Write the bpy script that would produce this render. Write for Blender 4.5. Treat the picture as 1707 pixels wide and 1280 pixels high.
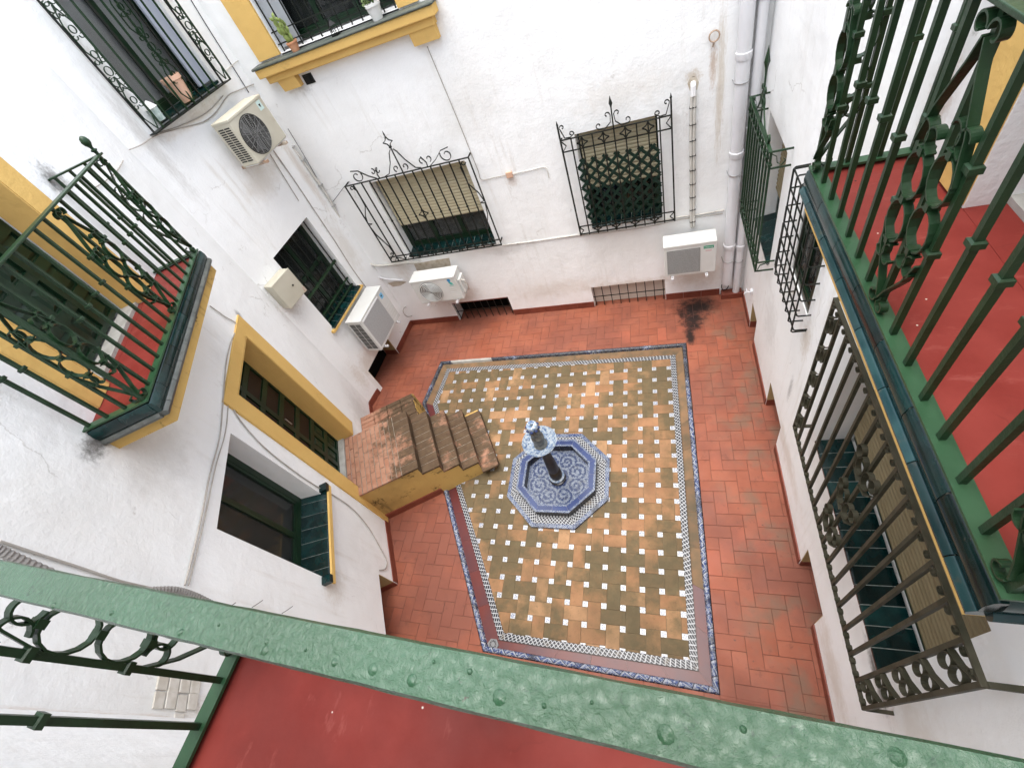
import bpy, math, random
import numpy as np
from mathutils import Matrix, Vector
random.seed(7)
D = bpy.data
for o in list(D.objects): D.objects.remove(o)
scene = bpy.context.scene
C = scene.collection
# ---------------------------------------------------------------- camera
CAM = np.array([-0.0030, -4.4410, 5.5281])
RM = np.array([[0.9414913, 0.156295, -0.2986069], [-0.0570781, -0.7992389, -0.5982969], [-0.332169, 0.5803352, -0.7435555]])
FPX, CX, CY = 744.346, 853.5, 640.0
cam = D.objects.new('camera', D.cameras.new('camera'))
C.objects.link(cam)
cam.data.sensor_fit = 'HORIZONTAL'
cam.data.sensor_width = 36.0
cam.data.lens = FPX / 1707 * 36.0
cam.data.clip_start = 0.02
cam.data.clip_end = 500
cam.matrix_world = Matrix(((RM[0][0], -RM[1][0], -RM[2][0], CAM[0]), (RM[0][1], -RM[1][1], -RM[2][1], CAM[1]),
                           (RM[0][2], -RM[1][2], -RM[2][2], CAM[2]), (0, 0, 0, 1)))
scene.camera = cam
# ---------------------------------------------------------------- sky, sun, exposure
SUN_EL, SUN_AZ = math.radians(87), math.radians(200)      # azimuth from +Y towards +X
world = D.worlds.new('World'); scene.world = world; world.use_nodes = True
wn = world.node_tree; wn.nodes.clear()
sky = wn.nodes.new('ShaderNodeTexSky'); sky.sky_type = 'NISHITA'; sky.sun_disc = False
sky.sun_elevation = SUN_EL; sky.sun_rotation = SUN_AZ; sky.air_density = 1.3; sky.dust_density = 3.0; sky.ozone_density = 1.0
bg = wn.nodes.new('ShaderNodeBackground'); bg.inputs[1].default_value = 0.13
wo = wn.nodes.new('ShaderNodeOutputWorld')
hs = wn.nodes.new('ShaderNodeHueSaturation'); hs.inputs['Saturation'].default_value = 0.45    # overcast: a paler sky all round
wn.links.new(sky.outputs[0], hs.inputs['Color']); wn.links.new(hs.outputs[0], bg.inputs[0]); wn.links.new(bg.outputs[0], wo.inputs[0])
sun = D.objects.new('sun', D.lights.new('sun', 'SUN')); C.objects.link(sun)
sun.data.energy = 1.25; sun.data.angle = math.radians(65); sun.data.color = (1.0, 0.97, 0.93)
sd = Vector((math.sin(SUN_AZ) * math.cos(SUN_EL), math.cos(SUN_AZ) * math.cos(SUN_EL), math.sin(SUN_EL)))
sun.rotation_euler = (-sd).to_track_quat('-Z', 'Y').to_euler()
sun.location = sd * 30
vs = scene.view_settings
vs.view_transform = 'Standard'; vs.look = 'None'; vs.exposure = 2.0; vs.gamma = 1.0; vs.use_curve_mapping = False
# ---------------------------------------------------------------- wall frames and pixel helpers
def frame(a, b, flip):
    a = np.array([a[0], a[1], 0.0]); b = np.array([b[0], b[1], 0.0]); t = (b - a) / np.linalg.norm(b - a)
    X = -t if flip else t
    return a, X, np.array([-X[1], X[0], 0.0])
FR = dict(B=frame((-4.94, 1.585), (1.17, 1.455), 0), R=frame((1.17, 1.455), (1.17, -6), 0),
          L1=frame((-5.13, -.445), (-3.6, -3.26), 1), L2=frame((-4.94, 1.585), (-5.07, -.13), 1),
          LS=frame((-5.07, -.13), (-5.13, -.445), 1), N=frame((1.17, -4.901), (-2.757, -4.783), 0))
def ray(u, v):
    return RM.T @ np.array([(u - CX) / FPX, (v - CY) / FPX, 1.0])
def loc(w, u, v, d=0.0):            # a photo pixel to (x, z) on the plane d in front of a wall
    a, X, Y = FR[w]; r = ray(u, v); P = CAM + r * (np.dot(a - Y * d - CAM, Y) / np.dot(r, Y))
    return float(np.dot(P - a, X)), float(P[2])
def onz(u, v, z=0.0):
    r = ray(u, v); return CAM + r * ((z - CAM[2]) / r[2])
def to_world(w, x, d, z):
    a, X, Y = FR[w]; p = a + X * x - Y * d; return Vector((p[0], p[1], z))
# ---------------------------------------------------------------- mesh builder
class M:
    def __init__(s): s.v = []; s.f = []; s.uv = None
    def q(s, *p, uv=None):
        b = len(s.v); s.v += [tuple(x) for x in p]; s.f.append(tuple(range(b, b + len(p))))
        if uv is not None:
            if s.uv is None: s.uv = {}
            s.uv[len(s.f) - 1] = uv
        return s
    def box(s, x0, x1, y0, y1, z0, z1):
        if x0 > x1: x0, x1 = x1, x0
        if y0 > y1: y0, y1 = y1, y0
        if z0 > z1: z0, z1 = z1, z0
        b = len(s.v)
        s.v += [(x0, y0, z0), (x1, y0, z0), (x1, y1, z0), (x0, y1, z0), (x0, y0, z1), (x1, y0, z1), (x1, y1, z1), (x0, y1, z1)]
        s.f += [tuple(b + i for i in f) for f in ((3, 2, 1, 0), (4, 5, 6, 7), (0, 1, 5, 4), (1, 2, 6, 5), (2, 3, 7, 6), (3, 0, 4, 7))]
        return s
    def bevbox(s, x0, x1, y0, y1, z0, z1, b=.006):       # box with chamfered top edge
        lo = [(x0, y0), (x1, y0), (x1, y1), (x0, y1)]; hi = [(x0 + b, y0 + b), (x1 - b, y0 + b), (x1 - b, y1 - b), (x0 + b, y1 - b)]
        return s.loft([[(p[0], p[1], z0) for p in lo], [(p[0], p[1], z1 - b) for p in lo], [(p[0], p[1], z1) for p in hi]])
    def loft(s, rings, cap=True, closed=True):
        b = len(s.v); n = len(rings[0])
        for r in rings: s.v += [tuple(p) for p in r]
        for k in range(len(rings) - 1):
            for i in range(n if closed else n - 1):
                j = (i + 1) % n
                s.f.append((b + k * n + i, b + k * n + j, b + (k + 1) * n + j, b + (k + 1) * n + i))
        if cap:
            s.f.append(tuple(b + i for i in reversed(range(n)))); e = b + (len(rings) - 1) * n
            s.f.append(tuple(e + i for i in range(n)))
        return s
    def prism(s, poly, z0, z1):
        return s.loft([[(p[0], p[1], z0) for p in poly], [(p[0], p[1], z1) for p in poly]])
    def lathe(s, prof, c=(0, 0, 0), n=16, cap=True):
        return s.loft([[(c[0] + r * math.cos(2 * math.pi * i / n), c[1] + r * math.sin(2 * math.pi * i / n), c[2] + z) for i in range(n)] for r, z in prof], cap)
    def tube(s, pts, r, n=6, cap=True, rot=0.0):
        P = [Vector(p) for p in pts]; rings = []; ref = None
        for i, p in enumerate(P):
            t = (P[min(i + 1, len(P) - 1)] - P[max(i - 1, 0)])
            if t.length < 1e-9: t = Vector((0, 0, 1))
            t.normalize()
            if ref is None:
                ref = Vector((0, 1, 0)) if abs(t.y) < .8 else Vector((1, 0, 0))
            u = (ref - t * ref.dot(t)).normalized(); ref = u; w = t.cross(u)
            rr = r[i] if isinstance(r, (list, tuple)) else r
            rings.append([p + (u * math.cos(rot + 2 * math.pi * k / n) + w * math.sin(rot + 2 * math.pi * k / n)) * rr for k in range(n)])
        return s.loft(rings, cap)
    def bar(s, p, q, w):                                   # square iron bar, side w
        return s.tube([p, q], w * .7071, 4, True, math.pi / 4)
    def strap(s, pts, y, w=.016, t=.005):                  # flat strap bent in the x-z plane at depth y
        n = len(pts); rings = []
        for i in range(n):
            a = pts[max(i - 1, 0)]; b = pts[min(i + 1, n - 1)]
            dx, dz = b[0] - a[0], b[1] - a[1]; l = math.hypot(dx, dz) or 1; nx, nz = -dz / l * t / 2, dx / l * t / 2
            x, z = pts[i]
            rings.append([(x - nx, y - w / 2, z - nz), (x + nx, y - w / 2, z + nz), (x + nx, y + w / 2, z + nz), (x - nx, y + w / 2, z - nz)])
        return s.loft(rings)
    def straps(s, pts, x, w=.016, t=.005):                 # the same in the y-z plane at x
        m = M().strap(pts, 0, w, t); b = len(s.v); s.v += [(x + p[1], p[0], p[2]) for p in m.v]; s.f += [tuple(b + i for i in reversed(f)) for f in m.f]; return s
    def sphere(s, c, r, n=10, k=6, sz=1.0):
        return s.lathe([(max(r * math.sin(math.pi * i / k), 1e-4), -r * sz * math.cos(math.pi * i / k)) for i in range(k + 1)], c, n)
    def mesh(s, name, mats, smooth=False):
        me = D.meshes.new(name); me.from_pydata(s.v, [], s.f)
        if s.uv:
            l = me.uv_layers.new(name='UVMap')
            for pi, u in s.uv.items():
                for k, li in enumerate(me.polygons[pi].loop_indices): l.data[li].uv = u[k]
        for m in (mats if isinstance(mats, (list, tuple)) else [mats]): me.materials.append(m)
        if smooth:
            me.polygons.foreach_set('use_smooth', [True] * len(me.polygons))
            try: me.set_sharp_from_angle(angle=math.radians(38))
            except Exception: pass
        me.update(); return me
ORG = {}
def thing(name, label, cat, w=None, x=0, d=0, z=0, group=None, xy=None):
    o = D.objects.new(name, None); C.objects.link(o); o.empty_display_size = .1
    if w:
        o.location = to_world(w, x, d, z); X = FR[w][1]; o.rotation_euler = (0, 0, math.atan2(X[1], X[0])); ORG[o.name] = (x, -d, z)
    else:
        p = xy or (0, 0, 0); o.location = p; ORG[o.name] = tuple(p)
    o['label'] = label; o['category'] = cat
    if group: o['group'] = group
    return o
def part(m, name, mat, parent=None, smooth=False, label=None, bevel=0, kind=None):
    me = m if isinstance(m, bpy.types.Mesh) else m.mesh(name, mat, smooth)
    o = D.objects.new(name, me); C.objects.link(o)
    if parent is not None:
        o.parent = parent
        if parent.name in ORG: o.location = Vector(ORG[parent.name]) * -1
    if label: o['label'] = label
    if kind: o['kind'] = kind
    if bevel:
        b = o.modifiers.new('bevel', 'BEVEL'); b.width = bevel; b.segments = 2; b.limit_method = 'ANGLE'
    return o
def wallpart(m, name, mat, label, cat, w, org, group=None, smooth=False, bevel=0):   # a thing that is one mesh on a wall
    x, d, z = org; m.v = [(a - x, b + d, c - z) for a, b, c in m.v]
    o = D.objects.new(name, m.mesh(name, mat, smooth)); C.objects.link(o)
    o.location = to_world(w, x, d, z); X = FR[w][1]; o.rotation_euler = (0, 0, math.atan2(X[1], X[0]))
    o['label'] = label; o['category'] = cat
    if group: o['group'] = group
    if bevel:
        b = o.modifiers.new('bevel', 'BEVEL'); b.width = bevel; b.segments = 2; b.limit_method = 'ANGLE'
    return o
# ---------------------------------------------------------------- materials
class G:
    def __init__(s, name):
        s.m = D.materials.new(name); s.m.use_nodes = True; s.t = s.m.node_tree; s.b = s.t.nodes['Principled BSDF']
    def n(s, typ, ins=None, **at):
        x = s.t.nodes.new('ShaderNode' + typ)
        for k, v in at.items(): setattr(x, k, v)
        for k, v in (ins or {}).items(): s.set(x.inputs[k], v)
        return x
    def set(s, i, v):
        if hasattr(v, 'links') or isinstance(v, bpy.types.NodeSocket): s.t.links.new(v, i)
        elif isinstance(v, bpy.types.Node): s.t.links.new(v.outputs[0], i)
        else:
            if isinstance(v, (tuple, list)) and len(v) == 3 and i.type == 'RGBA': v = (*v, 1)
            i.default_value = v
    def obj(s): return s.n('TexCoord').outputs['Object']
    def pos(s): return s.n('NewGeometry').outputs['Position']
    def uv(s): return s.n('TexCoord').outputs['UV']
    def rand(s): return s.n('ObjectInfo').outputs['Random']
    def map(s, v, sc=(1, 1, 1), lo=(0, 0, 0)): return s.n('Mapping', {'Vector': v, 'Scale': sc, 'Location': lo}).outputs[0]
    def noise(s, v, sc, det=4, ro=.55, dist=0.0): return s.n('TexNoise', {'Vector': v, 'Scale': sc, 'Detail': det, 'Roughness': ro, 'Distortion': dist}).outputs['Fac']
    def ma(s, op, a, b=0.0, c=0.0): return s.n('Math', {0: a, 1: b, 2: c}, operation=op).outputs[0]
    def vadd(s, a, b): return s.n('VectorMath', {0: a, 1: b}, operation='ADD').outputs[0]
    def step(s, f, lo, hi, a=0.0, b=1.0): return s.n('MapRange', {'Value': f, 'From Min': lo, 'From Max': hi, 'To Min': a, 'To Max': b}, interpolation_type='SMOOTHSTEP').outputs[0]
    def mix(s, f, a, b):
        x = s.n('Mix', data_type='RGBA'); s.set(x.inputs[0], f); s.set(x.inputs[6], a); s.set(x.inputs[7], b); return x.outputs[2]
    def xyz(s, v): return s.n('SeparateXYZ', {0: v}).outputs
    def bump(s, h, st=.3, di=.01): s.set(s.b.inputs['Normal'], s.n('Bump', {'Height': h, 'Strength': st, 'Distance': di}).outputs[0])
    def out(s, col=None, rough=None, spec=None, metal=None, coat=None):
        for k, v in (('Base Color', col), ('Roughness', rough), ('Specular IOR Level', spec), ('Metallic', metal), ('Coat Weight', coat)):
            if v is not None: s.set(s.b.inputs[k], v)
        return s.m
def simple(name, c1, c2=None, sc=6.0, rough=.5, bump=0.0, bsc=40.0, spec=.5, metal=0.0, var=0.0, coat=0.0, dirt=None, bdist=.004):
    g = G(name); p = g.obj(); r = g.rand()
    p = g.vadd(p, g.n('CombineXYZ', {0: g.ma('MULTIPLY', r, 31.0), 1: g.ma('MULTIPLY', r, 17.0), 2: r}).outputs[0])
    col = c1 if c2 is None else g.mix(g.step(g.noise(p, sc, 6), .3, .7), c1, c2)
    if dirt: col = g.mix(g.ma('MULTIPLY', g.step(g.noise(p, dirt[1], 8, .65), dirt[2], dirt[2] + .14), dirt[3]), col, dirt[0])
    if var:
        h = g.n('HueSaturation', {'Color': col, 'Value': g.ma('MULTIPLY_ADD', r, var * 2, 1 - var)}); col = h.outputs[0]
    if bump: g.bump(g.noise(p, bsc, 6, .6), bump, bdist)
    return g.out(col, rough, spec, metal, coat)
def plaster(name, a, b, stain, k=.5, bl=.63, spots=()):
    g = G(name); p = g.obj()
    col = g.mix(g.step(g.noise(p, 1.1, 6, .6), .35, .7), a, b)
    st = g.map(p, (5.5, 5.5, .55)); s1 = g.step(g.noise(st, 1.6, 7, .65), .5, .78)
    mk = g.step(g.noise(g.map(p, (1, 1, .7), (4, 2, 9)), .9, 4), .44, .66)
    col = g.mix(g.ma('MULTIPLY', g.ma('MULTIPLY', s1, mk), .55 * k), col, stain)
    sp = g.step(g.noise(g.map(p, (1, 1, 1), (31, 7, 3)), 3.2, 10, .72, .4), bl, bl + .10)
    col = g.mix(g.ma('MULTIPLY', sp, min(.95, .55 * k)), col, tuple(x * .62 for x in stain))
    gr = g.step(g.noise(p, 38, 5, .6), .67, .74); gm = g.step(g.noise(g.map(p, (1, 1, 1), (3, 13, 5)), 1.7, 4), .52, .68)
    col = g.mix(g.ma('MULTIPLY', g.ma('MULTIPLY', gr, gm), .5 * k), col, tuple(x * .5 for x in stain))
    wide = g.step(g.noise(g.map(p, (1, 1, 1), (17, 3, 1)), .55, 5, .6), .50, .72)
    col = g.mix(g.ma('MULTIPLY', wide, .26 * k), col, tuple(x * .95 for x in stain))
    vo = g.n('TexVoronoi', {'Vector': g.vadd(p, g.n('CombineXYZ', {0: g.ma('MULTIPLY', g.noise(p, 3.0, 5), .5), 2: g.ma('MULTIPLY', g.noise(p, 4.0, 5), .5)}).outputs[0]), 'Scale': .9}, feature='DISTANCE_TO_EDGE').outputs['Distance']
    cm = g.step(g.noise(g.map(p, (1, 1, 1), (5, 21, 2)), 1.3, 3), .58, .66)
    col = g.mix(g.ma('MULTIPLY', g.ma('MULTIPLY', g.ma('LESS_THAN', vo, .004), cm), .32 * k), col, tuple(x * .6 for x in stain))
    for cx, cz, rx, rz, sc, amt in spots:      # rust runs, damp and soot where the photograph shows them (wall coordinates)
        e = g.n('VectorMath', {0: g.map(g.vadd(p, (-cx, 0, -cz)), (1 / rx, 0, 1 / rz))}, operation='LENGTH').outputs['Value']
        e = g.ma('ADD', e, g.ma('MULTIPLY_ADD', g.noise(g.map(p, (1, 1, min(1, rx / rz * 2))), 3.2 / min(rx, .5), 7, .7), 2.0, -1.0))
        col = g.mix(g.step(e, .1, 1.1, amt, 0.0), col, sc)
    h = g.ma('ADD', g.ma('MULTIPLY', g.noise(p, 2.3, 6, .6), 1.0), g.ma('MULTIPLY', g.noise(p, 42, 5, .6), .10))
    g.bump(h, .38, .05)
    return g.out(col, .9, .12)
MAT = {}
WHITE = ((.885, .892, .882), (.83, .835, .82), (.50, .45, .37))
MAT['plaster'] = plaster('white_plaster', *WHITE, 1.0)
RU, DA, SO, GY = (.40, .24, .12), (.52, .44, .34), (.07, .06, .05), (.42, .40, .37)
STAINS = dict(
    B=[(5.58, 3.35, .05, .30, RU, .6), (5.66, 3.1, .06, 1.0, (.60, .53, .43), .75), (5.38, 3.28, .11, .10, DA, .8), (5.3, 2.6, .25, .8, GY, .18), (1.2, .62, .7, .25, DA, .4), (.5, 1.5, .25, .5, DA, .35), (3.0, 2.55, .10, .12, RU, .4),
       (4.4, .42, .9, .12, DA, .5), (5.4, .45, .5, .3, DA, .45), (2.6, 1.45, .5, .15, GY, .3), (4.6, 3.3, .7, .25, DA, .22), (3.2, .5, 1.2, .25, (.66, .60, .52), .45), (.7, 4.35, .15, .12, SO, .35)],
    L1=[(-1.42, 4.95, .16, .16, SO, .75), (-3.50, 3.98, .16, .10, SO, .85), (-3.3, 3.6, .5, .4, GY, .3), (-1.35, 3.7, .18, .3, GY, .3), (-.95, 3.1, .06, .08, SO, .6), (-4.97, 3.6, .05, 1.1, RU, .55), (-4.9, 2.6, .12, .5, DA, .5), (-.5, .5, .5, .4, GY, .3), (-3.7, 1.45, .3, .25, DA, .4), (-3.0, 1.0, .8, .5, GY, .12)],
    L2=[(-1.66, 5.2, .12, .7, GY, .55), (-1.1, 4.62, .6, .08, DA, .6), (-.15, 3.4, .10, .9, DA, .5), (-.9, 3.7, .5, .25, DA, .35), (-1.1, 1.35, .5, .2, GY, .35), (-.3, 2.2, .2, .7, (.60, .55, .47), .4), (-1.5, .6, .3, .3, DA, .45)],
    LS=[(-.1, 4.6, .1, .8, GY, .45), (-.15, 2.3, .14, .2, GY, .4), (-.1, .6, .15, .4, DA, .4)],
    R=[(5.35, 1.48, .30, .10, SO, .85), (5.45, 1.3, .05, .16, SO, .7), (5.75, 1.9, .5, .4, DA, .35), (2.85, 2.0, .16, .28, DA, .55), (2.8, 1.2, .06, .25, SO, .45), (1.75, 1.1, .4, .5, GY, .3), (3.5, 4.25, .12, .25, RU, .5), (3.2, .5, .8, .2, DA, .4), (1.5, 4.0, .6, .8, GY, .2), (5.2, .4, .7, .25, DA, .45)], N=[(2.0, 3.0, .9, .4, GY, .3)])
MAT['ochre'] = plaster('ochre_plaster', (.70, .46, .155), (.64, .405, .13), (.38, .26, .11), .5)
MAT['ochre_old'] = plaster('dirty_ochre_plaster', (.56, .365, .12), (.46, .295, .10), (.05, .037, .022), 1.9, .545)
MAT['sillslab'] = simple('grey_green_sill', (.055, .068, .056), (.085, .095, .08), 8, .6, .3, 30)
MAT['bare'] = simple('bare_render', (.42, .35, .26), (.56, .50, .41), 14, .95, .4, 50, spec=.1)
MAT['jamb'] = plaster('tan_plaster', (.44, .34, .17), (.36, .27, .13), (.22, .17, .10), .7)
MAT['iron'] = simple('dark_green_iron', (.0085, .0270, .0105), (.014, .040, .016), 9, .38, .35, 60, spec=.32, dirt=((.022, .017, .010), 5, .62, .5))
MAT['iron_black'] = simple('weathered_black_iron', (.0060, .0085, .0065), (.012, .014, .010), 9, .5, .3, 60, spec=.3, dirt=((.03, .02, .012), 6, .6, .5))
MAT['iron_grey'] = simple('faded_grey_green_iron', (.030, .030, .017), (.060, .055, .036), 7, .6, .4, 50, spec=.25, dirt=((.075, .058, .035), 6, .55, .6))
MAT['strip'] = simple('mid_green_paint', (.017, .052, .022), (.025, .070, .032), 6, .35, .3, 30, spec=.35, dirt=((.015, .02, .01), 5, .64, .5))
def rail_mat():
    g = G('pale_green_rail_paint'); p = g.obj()
    col = g.mix(g.step(g.noise(p, 3.0, 5), .3, .7), (.021, .060, .027), (.031, .085, .045))
    col = g.mix(g.ma('MULTIPLY', g.step(g.noise(p, 60, 8, .75, .8), .585, .66), .62), col, (.010, .028, .015))  # shade of creases and dents put into the colour as dark flecks
    col = g.mix(g.ma('MULTIPLY', g.step(g.noise(g.map(p, (1, 1, 1), (3, 8, 2)), 46, 5, .6), .71, .74), .85), col, (.030, .018, .010))
    col = g.mix(g.ma('MULTIPLY', g.step(g.noise(g.map(p, (1, 14, 1)), 12, 6, .7), .56, .72), .14), col, (.045, .105, .070))
    w = g.noise(g.map(p, (1, 1, 1)), 95, 6, .68, .5); v = g.noise(p, 150, 3, .5)
    g.bump(g.ma('ADD', g.ma('MULTIPLY', w, 1.0), g.ma('MULTIPLY', v, .3)), .75, .004)
    return g.out(col, .25, .55)
MAT['rail'] = rail_mat()
def red_paint():
    g = G('red_floor_paint'); p = g.obj()
    col = g.mix(g.step(g.noise(p, 2.6, 7, .62), .30, .70), (.150, .019, .014), (.210, .034, .026))
    col = g.mix(g.ma('MULTIPLY', g.step(g.noise(g.map(p, (1, 1, 1), (4, 7, 1)), 1.4, 6, .6), .48, .66), .5), col, (.125, .024, .020))
    col = g.mix(g.ma('MULTIPLY', g.step(g.noise(g.map(p, (3, 1, 1)), 5, 7, .7), .58, .70), .35), col, (.30, .085, .070))
    vo = g.n('TexVoronoi', {'Vector': g.vadd(p, g.n('CombineXYZ', {0: g.ma('MULTIPLY', g.noise(p, 6, 5), .12), 1: g.ma('MULTIPLY', g.noise(g.map(p, (1, 1, 1), (9, 9, 9)), 6, 5), .12)}).outputs[0]), 'Scale': 2.1}, feature='DISTANCE_TO_EDGE').outputs['Distance']
    col = g.mix(g.ma('MULTIPLY', g.ma('LESS_THAN', vo, .006), g.step(g.noise(p, 3, 3), .55, .66, 0.0, .30)), col, (.10, .016, .012))
    sp = g.n('TexVoronoi', {'Vector': p, 'Scale': 17.0}).outputs; pick = g.ma('GREATER_THAN', g.n('SeparateColor', {0: sp['Color']}).outputs[0], .80)
    col = g.mix(g.ma('MULTIPLY', g.ma('LESS_THAN', sp['Distance'], .055), pick), col, (.55, .50, .45))
    pk2 = g.ma('LESS_THAN', g.n('SeparateColor', {0: sp['Color']}).outputs[1], .10)
    col = g.mix(g.ma('MULTIPLY', g.ma('LESS_THAN', sp['Distance'], .10), pk2), col, (.02, .012, .010))
    g.bump(g.noise(p, 28, 6, .6), .25, .003)
    return g.out(col, g.step(g.noise(p, 4, 5), .3, .7, .4, .65), .15)
MAT['redfloor'] = red_paint()
MAT['redjoint'] = simple('red_joint', (.175, .024, .019), None, 5, .8)
MAT['lip'] = simple('grimy_grey_lip', (.055, .06, .055), (.11, .115, .105), 9, .4, .3, 30, var=.2, dirt=((.03, .028, .02), 9, .55, .7))
MAT['gtile'] = simple('green_glazed_tile', (.0015, .010, .010), (.004, .024, .023), 9, .16, .12, 30, spec=.4, var=.4, dirt=((.04, .038, .028), 12, .60, .6))
MAT['gtile2'] = simple('teal_glazed_tile', (.006, .026, .030), (.016, .048, .050), 8, .2, .12, 30, spec=.4, var=.4, dirt=((.07, .063, .046), 12, .58, .6))
MAT['grout'] = simple('grout', (.30, .27, .22), (.20, .18, .14), 30, .9, .4, 60)
MAT['darkgrout'] = simple('dark_grout', (.12, .105, .08), (.06, .05, .04), 30, .9)
MAT['palegrout'] = simple('pale_grout', (.28, .30, .28), (.16, .17, .15), 20, .9)
MAT['cream'] = simple('cream_shutter_plastic', (.53, .475, .325), (.47, .42, .28), 3, .5, spec=.3)
MAT['khaki'] = simple('khaki_shutter_plastic', (.23, .188, .108), (.19, .152, .085), 3, .55, spec=.2)
MAT['greenwood'] = simple('dark_green_joinery', (.0040, .0160, .0070), (.008, .027, .012), 8, .3, .15, 25, spec=.35)
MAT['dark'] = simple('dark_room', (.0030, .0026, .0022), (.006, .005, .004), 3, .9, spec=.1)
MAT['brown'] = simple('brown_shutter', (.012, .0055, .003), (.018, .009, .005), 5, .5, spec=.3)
MAT['curtain'] = simple('pale_curtain', (.30, .30, .29), (.18, .18, .17), 12, .9)
MAT['acwhite'] = simple('ac_white_metal', (.66, .665, .64), (.60, .60, .57), 3, .42, dirt=((.45, .40, .32), 5, .64, .5))
MAT['accream'] = simple('ac_cream_metal', (.52, .495, .40), (.46, .43, .34), 3, .45, dirt=((.38, .32, .24), 5, .62, .5))
MAT['acdark'] = simple('ac_dark_inside', (.014, .0135, .012), None, 3, .6)
MAT['acmesh'] = simple('ac_grey_mesh', (.20, .20, .19), (.15, .15, .145), 60, .5)
MAT['blackplastic'] = simple('black_plastic', (.006, .006, .006), None, 3, .4, spec=.3)
MAT['pvc'] = simple('white_pipe', (.72, .725, .74), (.66, .66, .67), 2, .4, dirt=((.45, .42, .38), 4, .64, .4))
MAT['cable'] = simple('grey_cable', (.42, .39, .35), (.34, .31, .27), 6, .6)
MAT['cablew'] = simple('white_cable', (.64, .62, .57), (.55, .53, .48), 6, .6)
MAT['conduit'] = simple('grey_corrugated_tube', (.22, .205, .19), None, 3, .55)
MAT['rust'] = simple('rusty_bracket', (.35, .22, .14), (.50, .44, .36), 14, .7)
MAT['terracotta'] = simple('terracotta', (.50, .21, .10), (.58, .30, .17), 9, .8, .3, 50)
MAT['pinkclay'] = simple('pale_pink_clay', (.60, .36, .24), (.66, .43, .31), 7, .8)
MAT['cactus'] = simple('cactus_green', (.16, .22, .05), (.24, .30, .085), 14, .6)
MAT['leaf'] = simple('leaf_green', (.07, .12, .03), (.13, .18, .05), 20, .6)
MAT['soil'] = simple('soil', (.05, .035, .022), None, 30, .95)
MAT['skirt'] = simple('red_skirting', (.155, .036, .020), (.20, .050, .029), 7, .5, .2, 30, var=.1)
MAT['blueplastic'] = simple('logo_blue', (.03, .25, .50), None)
MAT['tealplastic'] = simple('logo_teal', (.03, .42, .36), None)
MAT['greenlabel'] = simple('label_green', (.01, .28, .15), None)
MAT['whiteprint'] = simple('white_print', (.8, .8, .8), None)
MAT['chrome'] = simple('steel', (.5, .5, .5), None, 3, .3, metal=.9)
MAT['stone'] = simple('grey_threshold_stone', (.42, .41, .38), (.30, .29, .26), 9, .7, .3, 40)
MAT['whitestone'] = simple('whitewashed_brick', (.66, .63, .57), (.52, .48, .41), 14, .85, .6, 35)
MAT['gutter_red'] = simple('wet_red_channel', (.125, .024, .017), (.080, .026, .030), 2.2, .3, .1, 12, spec=.3)
MAT['gutter_tan'] = simple('tan_channel', (.20, .108, .050), (.10, .073, .038), 5, .75, .3, 30, var=.2)
MAT['iron_drain'] = simple('drain_grey', (.15, .155, .16), (.2, .2, .2), 20, .5)
def glass_mat():
    g = G('window_glass'); g.b.inputs['Alpha'].default_value = .34
    return g.out((.03, .035, .034), .04, .6)
MAT['glass'] = glass_mat()
def red_tile():
    g = G('red_floor_tile'); w = g.pos(); r = g.rand()
    pw = g.vadd(w, g.n('CombineXYZ', {0: g.ma('MULTIPLY', r, 13.0), 1: g.ma('MULTIPLY', r, 7.0), 2: 0.0}).outputs[0])
    col = g.mix(g.step(g.noise(pw, 2.2, 6), .3, .72), (.250, .074, .040), (.310, .106, .062))
    col = g.mix(g.ma('MULTIPLY', g.step(r, .80, 1.0), .55), col, (.37, .105, .060))
    col = g.mix(g.ma('MULTIPLY', g.step(g.noise(w, .9, 6, .62), .38, .62), .70), col, (.165, .060, .042))
    col = g.mix(g.ma('MULTIPLY', g.step(g.noise(w, 7, 9, .7), .55, .70), .55), col, (.11, .042, .028))
    sx = g.step(g.xyz(w)[0], .25, .9); gs = g.step(g.noise(w, 2.6, 7, .6), .46, .66)      # grey lichen towards the grille wall
    col = g.mix(g.ma('MULTIPLY', g.ma('MULTIPLY', sx, gs), .68), col, (.15, .105, .072))
    sp = g.ma('MULTIPLY', g.step(g.noise(w, 16, 4, .5), .68, .72), g.step(g.noise(w, 1.1, 3), .5, .62))
    col = g.mix(g.ma('MULTIPLY', sp, .75), col, (.06, .045, .035))
    for (cx, cy, rx, ry) in ((.46, 1.22, .38, .26), (.40, .95, .20, .32), (.34, .66, .09, .26)):     # black damp stain below the wall unit
        e = g.n('VectorMath', {0: g.map(g.vadd(w, (-cx, -cy, 0)), (1 / rx, 1 / ry, 0))}, operation='LENGTH').outputs['Value']
        e = g.ma('ADD', e, g.ma('MULTIPLY_ADD', g.noise(w, 7, 8, .7), 2.2, -1.1))
        col = g.mix(g.step(e, .25, 1.15, .96, 0.0), col, (.014, .010, .009))
    for (cx, cy, rx, ry) in ((-4.5, 1.1, .5, .5),):                                                   # darker red-brown blotch in one corner
        e = g.n('VectorMath', {0: g.map(g.vadd(w, (-cx, -cy, 0)), (1 / rx, 1 / ry, 0))}, operation='LENGTH').outputs['Value']
        e = g.ma('ADD', e, g.ma('MULTIPLY_ADD', g.noise(w, 4, 8, .7), 1.6, -.8))
        col = g.mix(g.step(e, .2, 1.1, .55, 0.0), col, (.13, .045, .028))
    g.bump(g.noise(w, 26, 6, .6), .3, .004)
    return g.out(col, g.step(g.noise(w, 3, 4), .3, .7, .45, .68), .22)
MAT['redtile'] = red_tile()
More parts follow.
